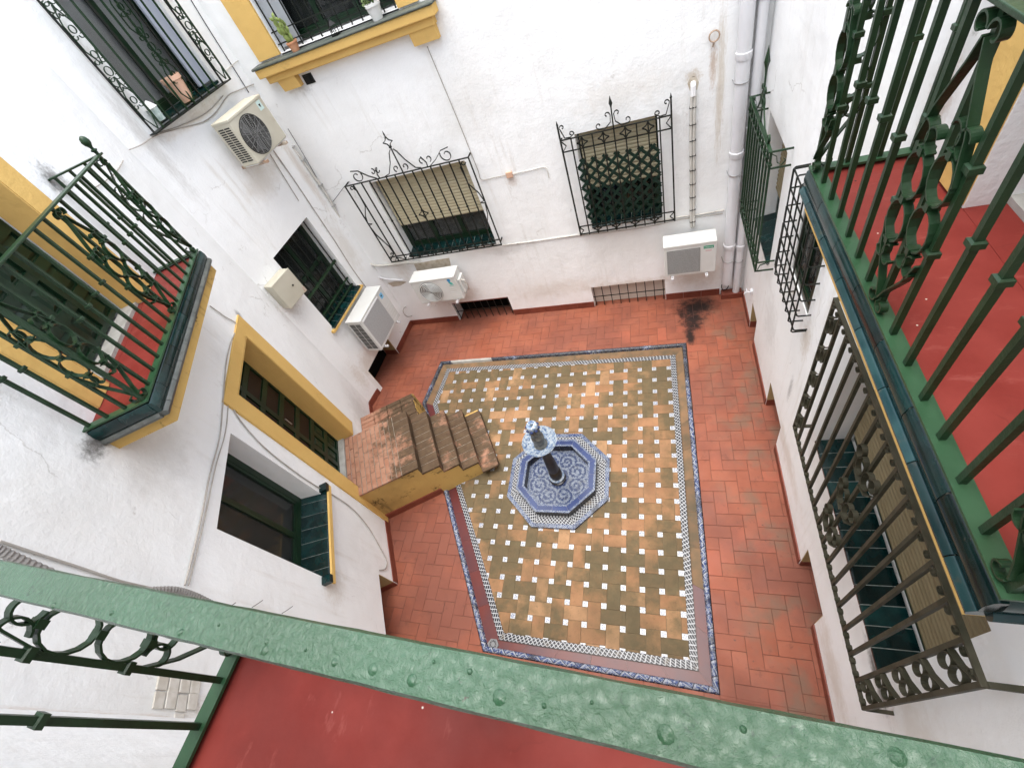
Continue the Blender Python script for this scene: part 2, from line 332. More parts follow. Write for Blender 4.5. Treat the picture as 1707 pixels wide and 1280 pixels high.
def tan_brick():
    g = G('tan_mossy_brick'); w = g.pos(); r = g.rand()
    pw = g.vadd(w, g.n('CombineXYZ', {0: g.ma('MULTIPLY', r, 9.0), 1: g.ma('MULTIPLY', r, 5.0), 2: 0.0}).outputs[0])
    col = g.mix(g.step(g.noise(pw, 5, 6), .3, .7), (.310, .165, .085), (.250, .128, .066))
    col = g.mix(g.step(r, .55, 1.0), col, (.36, .210, .112))
    big = g.noise(w, 1.15, 3, .5); fine = g.noise(pw, 6.5, 9, .68)
    big2 = g.noise(g.map(w, (1, 1, 1), (9, 4, 0)), 3.1, 4, .6)
    k = g.ma('ADD', g.ma('ADD', g.ma('MULTIPLY', big, 1.35), g.ma('MULTIPLY', big2, .50)), g.ma('ADD', g.ma('MULTIPLY', fine, .65), g.ma('MULTIPLY', g.ma('FRACT', g.ma('MULTIPLY', r, 7.31)), .44)))
    m = g.step(k, 1.28, 1.58)
    moss = g.mix(g.noise(w, 9, 7, .65), (.050, .041, .022), (.150, .118, .065))
    col = g.mix(g.ma('MULTIPLY', g.step(k, 1.12, 1.46), .5), col, (.175, .11, .05))
    col = g.mix(g.ma('MULTIPLY', m, g.step(g.noise(w, 5, 6, .7), .25, .6, .62, .95)), col, moss)
    col = g.mix(g.ma('MULTIPLY', g.step(g.noise(w, 22, 6, .7), .55, .7), .45), col, (.07, .056, .034))
    col = g.mix(g.ma('MULTIPLY', g.step(g.noise(g.map(w, (1, 1, 1), (2, 15, 0)), 1.7, 7, .62), .42, .66), .42), col, (.085, .066, .038))
    g.bump(g.ma('ADD', g.noise(w, 30, 6, .6), g.ma('MULTIPLY', m, .25)), .4, .004)
    return g.out(col, .75, .15)
MAT['tanbrick'] = tan_brick()
def stair_brick():
    g = G('stair_brick'); w = g.pos(); r = g.rand()
    pw = g.vadd(w, g.n('CombineXYZ', {0: g.ma('MULTIPLY', r, 9.0), 1: r, 2: 0.0}).outputs[0])
    col = g.mix(g.step(g.noise(pw, 7, 6), .3, .7), (.30, .145, .092), (.37, .205, .138))
    k = g.ma('ADD', g.noise(w, 2.6, 5, .6), g.ma('ADD', g.ma('MULTIPLY', g.noise(w, 14, 8, .7), .45), g.ma('MULTIPLY', r, .14)))
    dx = g.ma('ADD', g.ma('MULTIPLY', g.xyz(w)[0], .879), g.ma('MULTIPLY', g.xyz(w)[1], .478))
    k = g.ma('ADD', k, g.step(dx, -4.6, -3.9, -.20, .16))
    col = g.mix(g.ma('MULTIPLY', g.step(k, .70, .92), .90), col, g.mix(g.noise(w, 12, 6), (.022, .017, .010), (.095, .070, .042)))
    g.bump(g.noise(w, 34, 6, .65), .5, .005)
    return g.out(col, .8, .12)
MAT['stairbrick'] = stair_brick()
def small_tile():
    g = G('white_blue_inset_tile'); p = g.obj(); r = g.rand(); x, y, z = g.xyz(p)
    rad = g.n('VectorMath', {0: g.map(p, (1, 1, 0))}, operation='LENGTH').outputs['Value']
    ang = g.ma('ARCTAN2', x, y)
    pet = g.ma('MULTIPLY_ADD', g.ma('SINE', g.ma('MULTIPLY', ang, g.ma('ROUND', g.ma('MULTIPLY_ADD', r, 5, 2)))), .006, rad)
    ring = g.ma('LESS_THAN', g.ma('ABSOLUTE', g.ma('SUBTRACT', pet, g.ma('MULTIPLY_ADD', r, .010, .009))), .0045)
    pr = g.vadd(p, g.n('CombineXYZ', {0: g.ma('MULTIPLY', r, 5.0)}).outputs[0])
    blot = g.step(g.noise(pr, 60, 2), .58, .64)
    f = g.ma('MULTIPLY', g.ma('MAXIMUM', ring, g.ma('MULTIPLY', blot, g.ma('LESS_THAN', rad, .025))), .8)
    col = g.mix(f, (.43, .44, .445), (.04, .06, .17))
    col = g.mix(g.ma('MULTIPLY', g.step(g.noise(pr, 26, 5), .56, .64), g.step(r, .72, .95)), col, (.33, .24, .13))
    return g.out(col, .25, .5)
MAT['smalltile'] = small_tile()
def lattice_tile(name, per, bgc, fg, th):
    g = G(name); u, v, _ = g.xyz(g.uv())
    a = g.ma('ABSOLUTE', g.ma('SUBTRACT', g.ma('FRACT', g.ma('DIVIDE', u, per)), .5)); b = g.ma('ABSOLUTE', g.ma('SUBTRACT', g.ma('FRACT', g.ma('DIVIDE', v, per)), .5))
    s = g.ma('ADD', a, b); l = g.ma('LESS_THAN', g.ma('ABSOLUTE', g.ma('SUBTRACT', s, .5)), th)
    dot = g.ma('MULTIPLY', g.ma('LESS_THAN', s, .13), 0.0)
    col = g.mix(g.ma('MAXIMUM', l, dot), bgc, fg)
    w = g.pos(); col = g.mix(g.ma('MULTIPLY', g.step(g.noise(w, 7, 6, .6), .56, .68), .45), col, (.16, .13, .09))
    return g.out(col, .28, .22)
MAT['lattice'] = lattice_tile('black_white_lattice_tile', .0495, (.008, .008, .013), (.38, .39, .40), .11)
def blue_tile(name, per, light=(.30, .32, .36), blue=(.032, .055, .155), dk=(.008, .008, .014), blend=.5):
    g = G(name); uv = g.uv(); u, v, _ = g.xyz(uv); w = g.pos()
    z = g.ma('ABSOLUTE', g.ma('SUBTRACT', g.ma('FRACT', g.ma('DIVIDE', u, per)), .5))
    vv = g.ma('DIVIDE', v, per)
    ch = g.ma('FRACT', g.ma('MULTIPLY', g.ma('ADD', z, vv), 2.2))
    n = g.noise(w, 46, 3, .6, 1.5)
    col = g.mix(g.step(n, .44, .50), light, blue)
    col = g.mix(g.ma('MULTIPLY', g.ma('LESS_THAN', ch, .30), g.ma('GREATER_THAN', g.noise(w, 9, 2), .42)), col, light)
    col = g.mix(g.ma('MULTIPLY', g.ma('LESS_THAN', g.ma('ABSOLUTE', g.ma('SUBTRACT', ch, .38)), .075), .9), col, dk)
    col = g.mix(g.ma('MULTIPLY', g.step(g.ma('ADD', g.noise(w, 3.5, 7, .65), g.step(g.xyz(w)[1], -1.2, .45, 0.0, .20)), .52, .68), .78), col, (.030, .027, .022))
    return g.out(col, .2, .22)
MAT['bluekerb'] = blue_tile('blue_white_kerb_tile', .14)
MAT['bluezig'] = blue_tile('blue_white_zigzag_tile', .06, (.22, .25, .30), (.026, .045, .125))
def swirl_tile():
    g = G('blue_swirl_basin_tile'); p = g.obj(); w = g.map(p, (1, 1, 1))
    x, y, z = g.xyz(p)
    ang = g.ma('ARCTAN2', y, x); rad = g.n('VectorMath', {0: g.map(p, (1, 1, 0))}, operation='LENGTH').outputs['Value']
    a8 = g.ma('MULTIPLY', g.ma('SUBTRACT', g.ma('FRACT', g.ma('DIVIDE', ang, math.pi / 4)), .5), math.pi / 4)
    cx = g.ma('SUBTRACT', g.ma('MULTIPLY', rad, g.ma('COSINE', a8)), .27); cy = g.ma('MULTIPLY', rad, g.ma('SINE', a8))
    rr = g.ma('SQRT', g.ma('ADD', g.ma('MULTIPLY', cx, cx), g.ma('MULTIPLY', cy, cy)))
    ph = g.ma('ARCTAN2', cy, cx)
    sp = g.ma('SINE', g.ma('ADD', g.ma('MULTIPLY', rr, 95.0), ph))
    n = g.noise(p, 34, 5, .65, 1.2); f = g.ma('ADD', g.ma('MULTIPLY', sp, .34), g.ma('MULTIPLY_ADD', n, 4.4, -2.2))
    col = g.mix(g.step(f, -.15, .25), (.022, .036, .092), (.17, .195, .24))
    col = g.mix(g.ma('MULTIPLY', g.step(g.noise(p, 9, 6, .6), .52, .64), .35), col, (.05, .05, .05))
    return g.out(col, .22, .22)
MAT['swirl'] = swirl_tile()
MAT['bluesolid'] = simple('solid_blue_tile', (.022, .036, .105), (.032, .050, .135), 9, .25, spec=.25, var=.1)
MAT['blacktile'] = simple('black_tile', (.006, .0055, .007), (.018, .013, .015), 8, .25)
def dish_mat():
    g = G('painted_ceramic'); p = g.obj(); n = g.noise(p, 30, 4, .6, 1.0)
    col = g.mix(g.step(n, .46, .54), (.36, .40, .43), (.14, .20, .30)); col = g.mix(g.ma('MULTIPLY', g.step(g.noise(p, 30, 3), .58, .62), .7), col, (.03, .05, .13))
    return g.out(col, .2, .22)
MAT['dish'] = dish_mat()
MAT['greyceramic'] = simple('grey_worn_ceramic', (.12, .12, .105), (.04, .038, .032), 22, .4, .5, 40)
MAT['darkcol'] = simple('dark_brown_column', (.018, .013, .008), (.040, .028, .017), 14, .4, .4, 40)
# ================================================================ ground and paving
def struct(m, name, mat, smooth=False):
    o = part(m, name, mat, None, smooth); o['kind'] = 'structure'; return o
def clip(poly, a, b, keep_left=True):      # half-plane clip of a convex polygon
    res = []; s = 1 if keep_left else -1
    def side(p): return s * ((b[0] - a[0]) * (p[1] - a[1]) - (b[1] - a[1]) * (p[0] - a[0]))
    for i in range(len(poly)):
        p, q = poly[i], poly[(i + 1) % len(poly)]; sp, sq = side(p), side(q)
        if sp >= 0: res.append(p)
        if (sp > 0 and sq < 0) or (sp < 0 and sq > 0):
            t = sp / (sp - sq); res.append((p[0] + (q[0] - p[0]) * t, p[1] + (q[1] - p[1]) * t))
    return res
def area(p): return .5 * sum(p[i][0] * p[(i + 1) % len(p)][1] - p[(i + 1) % len(p)][0] * p[i][1] for i in range(len(p)))
def inset(poly, d):                        # ccw polygon moved inwards by d
    n = len(poly); L = []
    for i in range(n):
        p, q = poly[i], poly[(i + 1) % n]; l = math.hypot(q[0] - p[0], q[1] - p[1]); nx, ny = -(q[1] - p[1]) / l, (q[0] - p[0]) / l
        L.append(((p[0] + nx * d, p[1] + ny * d), (q[0] - p[0], q[1] - p[1])))
    out = []
    for i in range(n):
        (p, r), (q, s) = L[i - 1], L[i]; den = r[0] * s[1] - r[1] * s[0]
        t = ((q[0] - p[0]) * s[1] - (q[1] - p[1]) * s[0]) / den; out.append((p[0] + r[0] * t, p[1] + r[1] * t))
    return out
def shrink(poly, k):
    cx = sum(p[0] for p in poly) / len(poly); cy = sum(p[1] for p in poly) / len(poly); out = []
    for x, y in poly:
        l = math.hypot(x - cx, y - cy) or 1; out.append((x - (x - cx) / l * k, y - (y - cy) / l * k))
    return out
# ccw outlines measured on the floor
KO = [(.275, .47), (-3.985, .505), (-4.09, -.43), (-2.19, -3.975), (.285, -4.03)]
KI = inset(KO, .068)
BO = [(.105, .240), (-3.80, .315), (-3.865, -.47), (-2.015, -3.832), (.105, -3.855)]
BI = inset(BO, .075)
struct(M().box(-14, 12, -14, 12, -.30, -.055), 'ground', simple('earth', (.10, .08, .06), None, 4, .95))
pave = thing('pavement', 'red tile courtyard pavement', 'pavement'); del pave['label']; del pave['category']; pave['kind'] = 'structure'
m = M(); BIG = [(1.6, 1.9), (-5.6, 2.0), (-5.6, -.5), (-3.2, -5.3), (1.6, -5.3)]
for i in range(5):
    j = (i + 1) % 5; m.loft([[(*BIG[i], -.054), (*BIG[i], -.005), (*KO[i], -.005), (*KO[i], -.054)], [(*BIG[j], -.054), (*BIG[j], -.005), (*KO[j], -.005), (*KO[j], -.054)]], cap=False)
part(m, 'mortar_bed', simple('dark_red_mortar', (.17, .062, .040), (.10, .045, .032), 8, .9, .3, 40), pave)
COURT = [(1.5, 1.8), (-5.35, 1.9), (-5.45, -.2), (-3.1, -5.0), (1.5, -5.2)]
tiles = []
W_ = .14
for r in range(-40, 16):
    for c in range(-42, 14):
        k = (c - r) % 4
        if k == 0: x0, y0, x1, y1 = c * W_, r * W_, (c + 2) * W_, (r + 1) * W_
        elif k == 3: x0, y0, x1, y1 = c * W_, r * W_, (c + 1) * W_, (r + 2) * W_
        else: continue
        gp = .0022; x0 += gp; y0 += gp; x1 -= gp; y1 -= gp
        P = [(x0, y0), (x1, y0), (x1, y1), (x0, y1)]
        for i in range(5):
            P = clip(P, COURT[i], COURT[(i + 1) % 5]) if P else P
        if len(P) < 3 or area(P) < .002: continue
        pieces = []; rem = P
        for i in range(5):
            a, b = KO[i], KO[(i + 1) % 5]; o_ = clip(rem, a, b, False)
            if len(o_) > 2 and area(o_) > .0006: pieces.append(o_)
            rem = clip(rem, a, b, True)
            if len(rem) < 3: break
        if not pieces: continue
        cx, cy = (x0 + x1) / 2, (y0 + y1) / 2; q = RM @ (np.array([cx, cy, 0]) - CAM)
        px, py = FPX * q[0] / q[2] + CX, FPX * q[1] / q[2] + CY
        vis = 1 if (620 < px < 1400 and 480 < py < 1215 - max(0, (1400 - px)) * .12) else 0
        tiles.append((-vis * sum(area(p) for p in pieces) / q[2] ** 2, len(tiles), pieces, (cx, cy)))
tiles.sort()
stuff = M(); rt = random.Random(3)
def tile_rings(m, p, dz, z0=-.03):
    if area(p) < 0: p = p[::-1]
    m.loft([[(x, y, z0) for x, y in p], [(x, y, dz - .0018) for x, y in p], [(x, y, dz) for x, y in shrink(p, .0035)]])
for k, (_, _, pieces, c) in enumerate(tiles):
    dz = rt.uniform(-.0015, .0015)
    if k < 300:
        m = M()
        for p in pieces: tile_rings(m, p, dz)
        part(m, 'tile', MAT['redtile'], pave)
    else:
        for p in pieces: tile_rings(stuff, p, dz)
part(stuff, 'tile_field', MAT['redtile'], pave, kind='stuff')
# ---- the inset panel of tan bricks and small white tiles
panel = thing('paving_panel', 'x', 'x'); del panel['label']; del panel['category']; panel['kind'] = 'structure'
part(M().prism([p for p in inset(BO, .004)], -.054, -.006), 'mortar_bed', simple('brown_mortar', (.20, .145, .085), (.12, .095, .06), 9, .9, .3, 40), panel)
part(M().prism([p for p in inset(KO, .01)], -.0545, -.034), 'gutter_bed', MAT['grout'], panel)
P_, S_ = .21, .061
bricks = []; sq = []
BIc = inset(BI, .001)
for j in range(-3, 20):
    for i in range(-20, 3):
        x, y = i * P_, -j * P_
        p = [(x - S_ / 2 + .001, y - S_ / 2 + .001), (x + S_ / 2 - .001, y - S_ / 2 + .001), (x + S_ / 2 - .001, y + S_ / 2 - .001), (x - S_ / 2 + .001, y + S_ / 2 - .001)]
        for e in range(5): p = clip(p, BIc[e], BIc[(e + 1) % 5]) if p else p
        if len(p) > 2 and area(p) > .0004: sq.append((p, (x, y)))
        cx, cy = x + P_ / 2, y - P_ / 2; h, l = (P_ - S_) / 2, (P_ + S_) / 2; g_ = .0016
        hx, hy = (h, l) if (i + j) % 2 else (l, h)
        p = [(cx - hx + g_, cy - hy + g_), (cx + hx - g_, cy - hy + g_), (cx + hx - g_, cy + hy - g_), (cx - hx + g_, cy + hy - g_)]
        for e in range(5): p = clip(p, BIc[e], BIc[(e + 1) % 5]) if p else p
        if len(p) > 2 and area(p) > .0008: bricks.append((p, (cx, cy)))
FC = (-1.515, -1.825)
def size_key(t): q = RM @ (np.array([t[1][0], t[1][1], 0]) - CAM); return -abs(area(t[0])) / q[2] ** 2 + (9 if math.hypot(t[1][0] - FC[0], t[1][1] - FC[1]) < .55 else 0)
bricks.sort(key=size_key); sq.sort(key=size_key)
sb = M(); ss = M(); full = None
for k, (p, c) in enumerate(bricks):
    dz = rt.uniform(-.002, .002)
    if k < 300:
        m = M(); tile_rings(m, p, dz); part(m, 'brick', MAT['tanbrick'], panel)
    else: tile_rings(sb, p, dz)
for k, (p, c) in enumerate(sq):
    pl = [(x - c[0], y - c[1]) for x, y in p]
    if k < 300:
        if len(p) == 4 and abs(area(p) - .059 ** 2) < 1e-6:
            if full is None: m = M(); tile_rings(m, pl, .001); full = m.mesh('inset_tile', MAT['smalltile'])
            o = part(full, 'inset_tile', None, panel)
        else:
            m = M(); tile_rings(m, pl, .001); o = part(m, 'inset_tile', MAT['smalltile'], panel)
        o.location = (c[0], c[1], 0)
    else: tile_rings(ss, p, .001)
if sb.v: part(sb, 'brick_field', MAT['tanbrick'], panel, kind='stuff')
if ss.v: part(ss, 'inset_tile_field', MAT['smalltile'], panel, kind='stuff')
def along(o, i, seg, fn):
    n = len(o)
    for e in range(n):
        a, b, c, d = o[e], o[(e + 1) % n], i[(e + 1) % n], i[e]
        L = math.hypot(b[0] - a[0], b[1] - a[1]); k = max(1, round(L / seg))
        for s in range(k):
            t0, t1 = s / k + .0012 / L, (s + 1) / k - .0012 / L
            lerp = lambda p, q, t: (p[0] + (q[0] - p[0]) * t, p[1] + (q[1] - p[1]) * t)
            fn(e, s, lerp(a, b, t0), lerp(a, b, t1), lerp(d, c, t1), lerp(d, c, t0), t0 * L, t1 * L)
def flat_piece(name, mat, z, z0, w):
    def f(e, s, a, b, c, d, u0, u1):
        m = M(); dz = z + rt.uniform(-.001, .001)
        lo = [(*p, z0) for p in (a, b, c, d)]; hi = [(*p, dz) for p in (a, b, c, d)]
        m.loft([lo, hi], cap=False); m.q(*hi, uv=[(u0, 0), (u1, 0), (u1, w), (u0, w)])
        part(m, name, mat(e, s) if callable(mat) else mat, panel)
    return f
along(BO, BI, .148, flat_piece('border_tile', MAT['lattice'], .002, -.05, .074))
GO, GI = inset(KI, -.002), inset(BO, -.003)
def gmat(e, s): return MAT['gutter_tan'] if e in (0, 1) or (e == 4 and s > 1) else MAT['gutter_red']
along(GO, GI, .42, flat_piece('channel_tile', gmat, -.026, -.0335, .1))
def kerb(e, s, a, b, c, d, u0, u1):
    m = M(); prof = []
    if e == 0 and 15 < s < 20: mt = MAT['stone']
    else: mt = MAT['bluekerb']
    for k in range(7):
        t = k / 6; z = -.004 + .030 * math.sin(math.pi * min(1, max(0, t))) ** .6
        if k in (0, 6): z = -.033
        prof.append((t, z))
    lerp = lambda p, q, t: (p[0] + (q[0] - p[0]) * t, p[1] + (q[1] - p[1]) * t)
    for k in range(6):
        (t0, z0), (t1, z1) = prof[k], prof[k + 1]
        m.q((*lerp(a, d, t0), z0), (*lerp(b, c, t0), z0), (*lerp(b, c, t1), z1), (*lerp(a, d, t1), z1), uv=[(u0, t0 * .09), (u1, t0 * .09), (u1, t1 * .09), (u0, t1 * .09)])
    m.q(*[(*lerp(a, d, t), z) for t, z in prof]); m.q(*[(*lerp(b, c, t), z) for t, z in reversed(prof)])
    part(m, 'kerb_tile', mt, panel, smooth=True)
along(KO, KI, .20, kerb)
# floor drain in the corner of the gutter
dr = thing('floor_drain', 'small round slotted grey drain in the corner of the gutter', 'drain', xy=(-2.085, -3.885, -.026))
dr['label'] = 'grey slotted drain in the corner of the tiled gutter'
m = M().prism([(-2.085 + .07 * math.cos(math.pi / 3 * k), -3.885 + .062 * math.sin(math.pi / 3 * k)) for k in range(6)], -.0255, -.012)
part(m, 'plate', MAT['iron_drain'], dr)
for k in range(12):
    a = k * math.pi / 6; c, s = math.cos(a), math.sin(a); q = lambda r, t: (-2.085 + r * c - t * s, -3.885 + r * s + t * c)
    m = M().prism([q(.024, -.004), q(.043, -.006), q(.043, .006), q(.024, .004)], -.0118, -.0105); part(m, 'slot', MAT['blackplastic'], dr)
# ================================================================ walls
TOP = 6.6
def wall_mesh(x0, x1, z0, z1, ops, dep=.32, th=.42):
    m = M(); xs = sorted({x0, x1, *[v for o in ops for v in o[:2]]}); zs = sorted({z0, z1, *[v for o in ops for v in o[2:4]]})
    def hole(xa, xb, za, zb): return any(o[0] - 1e-6 <= xa and xb <= o[1] + 1e-6 and o[2] - 1e-6 <= za and zb <= o[3] + 1e-6 for o in ops)
    for i in range(len(xs) - 1):
        for j in range(len(zs) - 1):
            if not hole(xs[i], xs[i + 1], zs[j], zs[j + 1]):
                m.q((xs[i], 0, zs[j]), (xs[i + 1], 0, zs[j]), (xs[i + 1], 0, zs[j + 1]), (xs[i], 0, zs[j + 1]))
    for a, b, c, d in [o[:4] for o in ops]:
        for p, q in (((a, c), (b, c)), ((b, c), (b, d)), ((b, d), (a, d)), ((a, d), (a, c))):
            m.q((p[0], 0, p[1]), (p[0], dep, p[1]), (q[0], dep, q[1]), (q[0], 0, q[1]))
        m.q((a, dep, c), (b, dep, c), (b, dep, d), (a, dep, d))
    for p, q in (((x0, z0), (x1, z0)), ((x1, z0), (x1, z1)), ((x1, z1), (x0, z1)), ((x0, z1), (x0, z0))):
        m.q((q[0], 0, q[1]), (q[0], th, q[1]), (p[0], th, p[1]), (p[0], 0, p[1]))
    m.q((x1, th, z0), (x0, th, z0), (x0, th, z1), (x1, th, z1))
    return m
def wall(w, x0, x1, ops, label, z0=0):
    t = thing('courtyard_wall', label, 'wall', w, (x0 + x1) / 2, 0, 0, 'walls around the courtyard')
    part(wall_mesh(x0, x1, z0 - .05, TOP, ops), 'plaster', plaster('white_plaster_' + w, *WHITE, .9, spots=STAINS[w]), t)
    return t
def skirting(t, runs, h=.125):
    for a, b in runs:
        n = max(1, round((b - a) / .28)); s = (b - a) / n
        for k in range(n):
            part(M().box(a + k * s + .001, a + (k + 1) * s - .001, -.014, -.0005, -.004, h + random.uniform(-.002, .002)), 'skirting_tile', MAT['skirt'], t)
ZW0, ZW1 = 1.60, 2.97
wB = wall('B', -.02, 6.13, [(.82, 2.43, ZW0, ZW1), (3.98, 4.98, ZW0, ZW1), (1.10, 2.25, -.045, .45), (3.77, 4.96, -.045, .44), (.66, 2.36, 4.72, 6.25)],
          'white plaster wall with two barred lower windows and a yellow upper sill')
wL2 = wall('L2', -1.722, .30, [(-1.58, -.62, ZW0, 2.965), (-1.62, -.78, -.045, .50), (-1.56, -.50, 4.76, 6.5)], 'narrow white wall carrying two air conditioners one above the other')
wLS = wall('LS', -.325, 0, [], 'thin white strip of wall behind the cream meter box')
wL1 = wall('L1', -5.02, 0, [(-2.20, -1.24, .79, 2.97), (-3.69, -2.70, ZW0, 2.97), (-4.32, -3.32, -.045, .48), (-3.00, -1.93, 4.04, 6.3)], 'white wall with yellow framed door, brick steps and a balcony')
wR = wall('R', -.02, 6.40, [(.40, 1.30, ZW0, 2.92), (2.08, 2.74, 2.18, 3.05), (3.66, 5.34, ZW0, 3.0), (.77, 1.14, -.045, .50), (2.18, 2.84, -.045, .50), (4.21, 4.80, -.045, .49), (3.97, 5.05, 4.04, 6.3)],
          'white wall with low cellar openings and a balcony edged in green tiles')
wN = wall('N', -.1, 4.0, [(1.2, 2.25, 4.06, 6.3)], 'plain white wall behind the pale green railed balcony')
skirting(wB, [(.02, 1.09), (2.255, 3.765), (4.965, 5.78)]); skirting(wL2, [(-.77, .0)]); skirting(wLS, [(-.32, 0)])
skirting(wL1, [(-3.315, -2.36), (-1.0, -.02)]); skirting(wR, [(.10, .765), (1.145, 2.175), (2.845, 4.205), (4.805, 6.2)])
def cellar_base(t, x0, x1, z1):           # skirting and tan jamb inside a low opening, near-black sheet painting the unlit inside behind
    part(M().box(x0 + .001, x0 + .013, .002, .284, -.003, .12), 'skirting_tile', MAT['skirt'], t); part(M().box(x1 - .013, x1 - .001, .002, .284, -.003, .12), 'skirting_tile', MAT['skirt'], t)
    for a, b in ((x0 + .0012, x0 + .009), (x1 - .009, x1 - .0012)): part(M().box(a, b, .003, .284, .1205, z1 - .002), 'jamb', MAT['jamb'], t)
    part(M().box(x0 + .015, x1 - .015, .285, .31, -.002, z1 - .012), 'dark_back', MAT['dark'], t)
cellar_base(wR, .77, 1.14, .50); cellar_base(wR, 2.18, 2.84, .50); cellar_base(wR, 4.21, 4.80, .49); cellar_base(wL1, -4.32, -3.32, .48); cellar_base(wL2, -1.62, -.78, .50)
# ================================================================ windows and doors (parts of the walls)
def shutter(t, x0, x1, z0, z1, y, mat, pitch=.05):
    n = max(1, int(round((z1 - z0) / pitch))); p = (z1 - z0) / n
    m = M().loft([[(x0, y, 0), (x0, y - .006, p * .25), (x0, y - .008, p * .5), (x0, y - .006, p * .75), (x0, y, p * .97), (x0, y + .006, p * .97), (x0, y + .006, 0)],
                  [(x1, y, 0), (x1, y - .006, p * .25), (x1, y - .008, p * .5), (x1, y - .006, p * .75), (x1, y, p * .97), (x1, y + .006, p * .97), (x1, y + .006, 0)]])
    me = m.mesh('slat', mat)
    for k in range(n):
        o = part(me, 'slat', None, t); o.location.z = z0 + k * p
def sill(t, x0, x1, z, yin, yout, n, mat=None, edge=None, drop=.05, row2=False):
    s = (x1 - x0) / n
    part(M().loft([[(xx, yin, z - .031), (xx, yout + .004, z - drop - .016), (xx, yout + .004, z - drop + .002), (xx, yout + .014, z - drop + .0115), (xx, yin, z - .0035)] for xx in (x0 + .002, x1 - .002)]), 'sill_bed', MAT['palegrout'], t)
    for k in range(n):
        a, b = x0 + k * s + .0028, x0 + (k + 1) * s - .0028
        m = M().loft([[(a, yin, z - .03), (a, yout, z - drop - .012), (a, yout, z - drop + .006), (a, yout + .012, z - drop + .015), (a, yin, z)],
                      [(b, yin, z - .03), (b, yout, z - drop - .012), (b, yout, z - drop + .006), (b, yout + .012, z - drop + .015), (b, yin, z)]])
        part(m, 'sill_tile', mat or MAT['gtile'], t)
def casement(w, t0, x0, x1, z0, z1, y, cols, rows, fw=.05, mat=None, pane=None, behind=None, depth=.05):
    mat = mat or MAT['greenwood']; m = M()
    m.box(x0, x1, y, y + depth, z0, z0 + fw).box(x0, x1, y, y + depth, z1 - fw, z1).box(x0, x0 + fw, y, y + depth, z0 + fw, z1 - fw).box(x1 - fw, x1, y, y + depth, z0 + fw, z1 - fw)
    o = part(m, 'window', mat, t0)
    cw = (x1 - x0 - 2 * fw) / cols; rh = (z1 - z0 - 2 * fw) / rows
    for c in range(cols):
        for r in range(rows):
            a, b, u, v = x0 + fw + c * cw, x0 + fw + (c + 1) * cw, z0 + fw + r * rh, z0 + fw + (r + 1) * rh; e = .032
            s = M().box(a + .001, b - .001, y + .006, y + depth - .006, u + .001, u + e).box(a + .001, b - .001, y + .006, y + depth - .006, v - e, v - .001)
            s.box(a + .001, a + e, y + .006, y + depth - .006, u + e, v - e).box(b - e, b - .001, y + .006, y + depth - .006, u + e, v - e)
            part(s, 'sash', mat, o); part(M().box(a + e - .003, b - e + .003, y + .02, y + .026, u + e - .003, v - e + .003), 'pane', pane or MAT['glass'], o)
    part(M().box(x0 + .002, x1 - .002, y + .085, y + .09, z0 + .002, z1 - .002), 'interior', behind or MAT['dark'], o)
    return o
# back wall
o = casement('B', wB, .82, 2.43, ZW0 + .06, ZW1, .20, 3, 1, behind=MAT['curtain'])
shutter(o, .845, 2.405, 2.10, 2.955, .165, MAT['cream'])
sill(o, .822, 2.428, 1.66, .20, -.03, 12)
o = casement('B', wB, 3.98, 4.98, ZW0 + .06, ZW1, .20, 2, 1)
shutter(o, 4.005, 4.955, 2.12, 2.955, .165, MAT['cream'])
sill(o, 3.982, 4.978, 1.66, .20, -.03, 7)
# upper yellow window on the back wall
o = casement('B', wB, .66, 2.36, 4.74, 6.25, .22, 3, 1, .06)
part(M().box(.665, .95, .10, .125, 4.75, 6.2), 'shutter_leaf', simple('pale_leaf', (.42, .44, .46), None, 4, .5), o)
m = M().box(.32, .655, -.035, -.001, 4.72, 6.4).box(2.365, 2.62, -.035, -.001, 4.72, 6.4)
part(m, 'window_surround', MAT['ochre'], wB)
for a, b, y, z0, z1, mt, nm in ((.25, 2.82, -.185, 4.672, 4.70, MAT['sillslab'], 'sill_slab'), (.27, 2.80, -.165, 4.575, 4.6715, MAT['ochre'], 'moulding'), (.33, 2.74, -.115, 4.49, 4.575, MAT['ochre'], 'moulding')):
    part(M().box(a, b, y, -.001, z0, z1), nm, mt, wB, bevel=.012)
part(M().box(.662, 2.358, -.001, .215, 4.70, 4.715), 'sill_board', MAT['blackplastic'], wB)
for a, b in ((.45, .72), (2.40, 2.72)):
    part(M().loft([[(a, -.10, 4.49), (b, -.10, 4.49), (b, -.001, 4.49), (a, -.001, 4.49)], [(a, -.075, 4.36), (b, -.075, 4.36), (b, -.001, 4.36), (a, -.001, 4.36)]][::-1]), 'sill_corbel', MAT['ochre'], wB)
# narrow left wall
o = casement('L2', wL2, -1.58, -.62, ZW0 + .05, 2.965, .20, 2, 2)
sill(o, -1.60, -.60, 1.655, .20, -.05, 7, edge=1, drop=.07)
part(M().box(-1.66, -.55, -.058, -.0008, 1.535, 1.572), 'sill_edge', MAT['ochre'], wL2)
o = casement('L2', wL2, -1.56, -.50, 4.78, 6.5, .24, 2, 1, .07, behind=MAT['brown'])
part(M().box(-.72, -.515, .05, .075, 4.80, 6.45), 'shutter_leaf', simple('pale_blue_leaf', (.36, .39, .46), None, 4, .5), o)
part(M().box(-1.558, -.502, -.03, .235, 4.745, 4.775), 'sill_slab', MAT['gtile'], wL2)
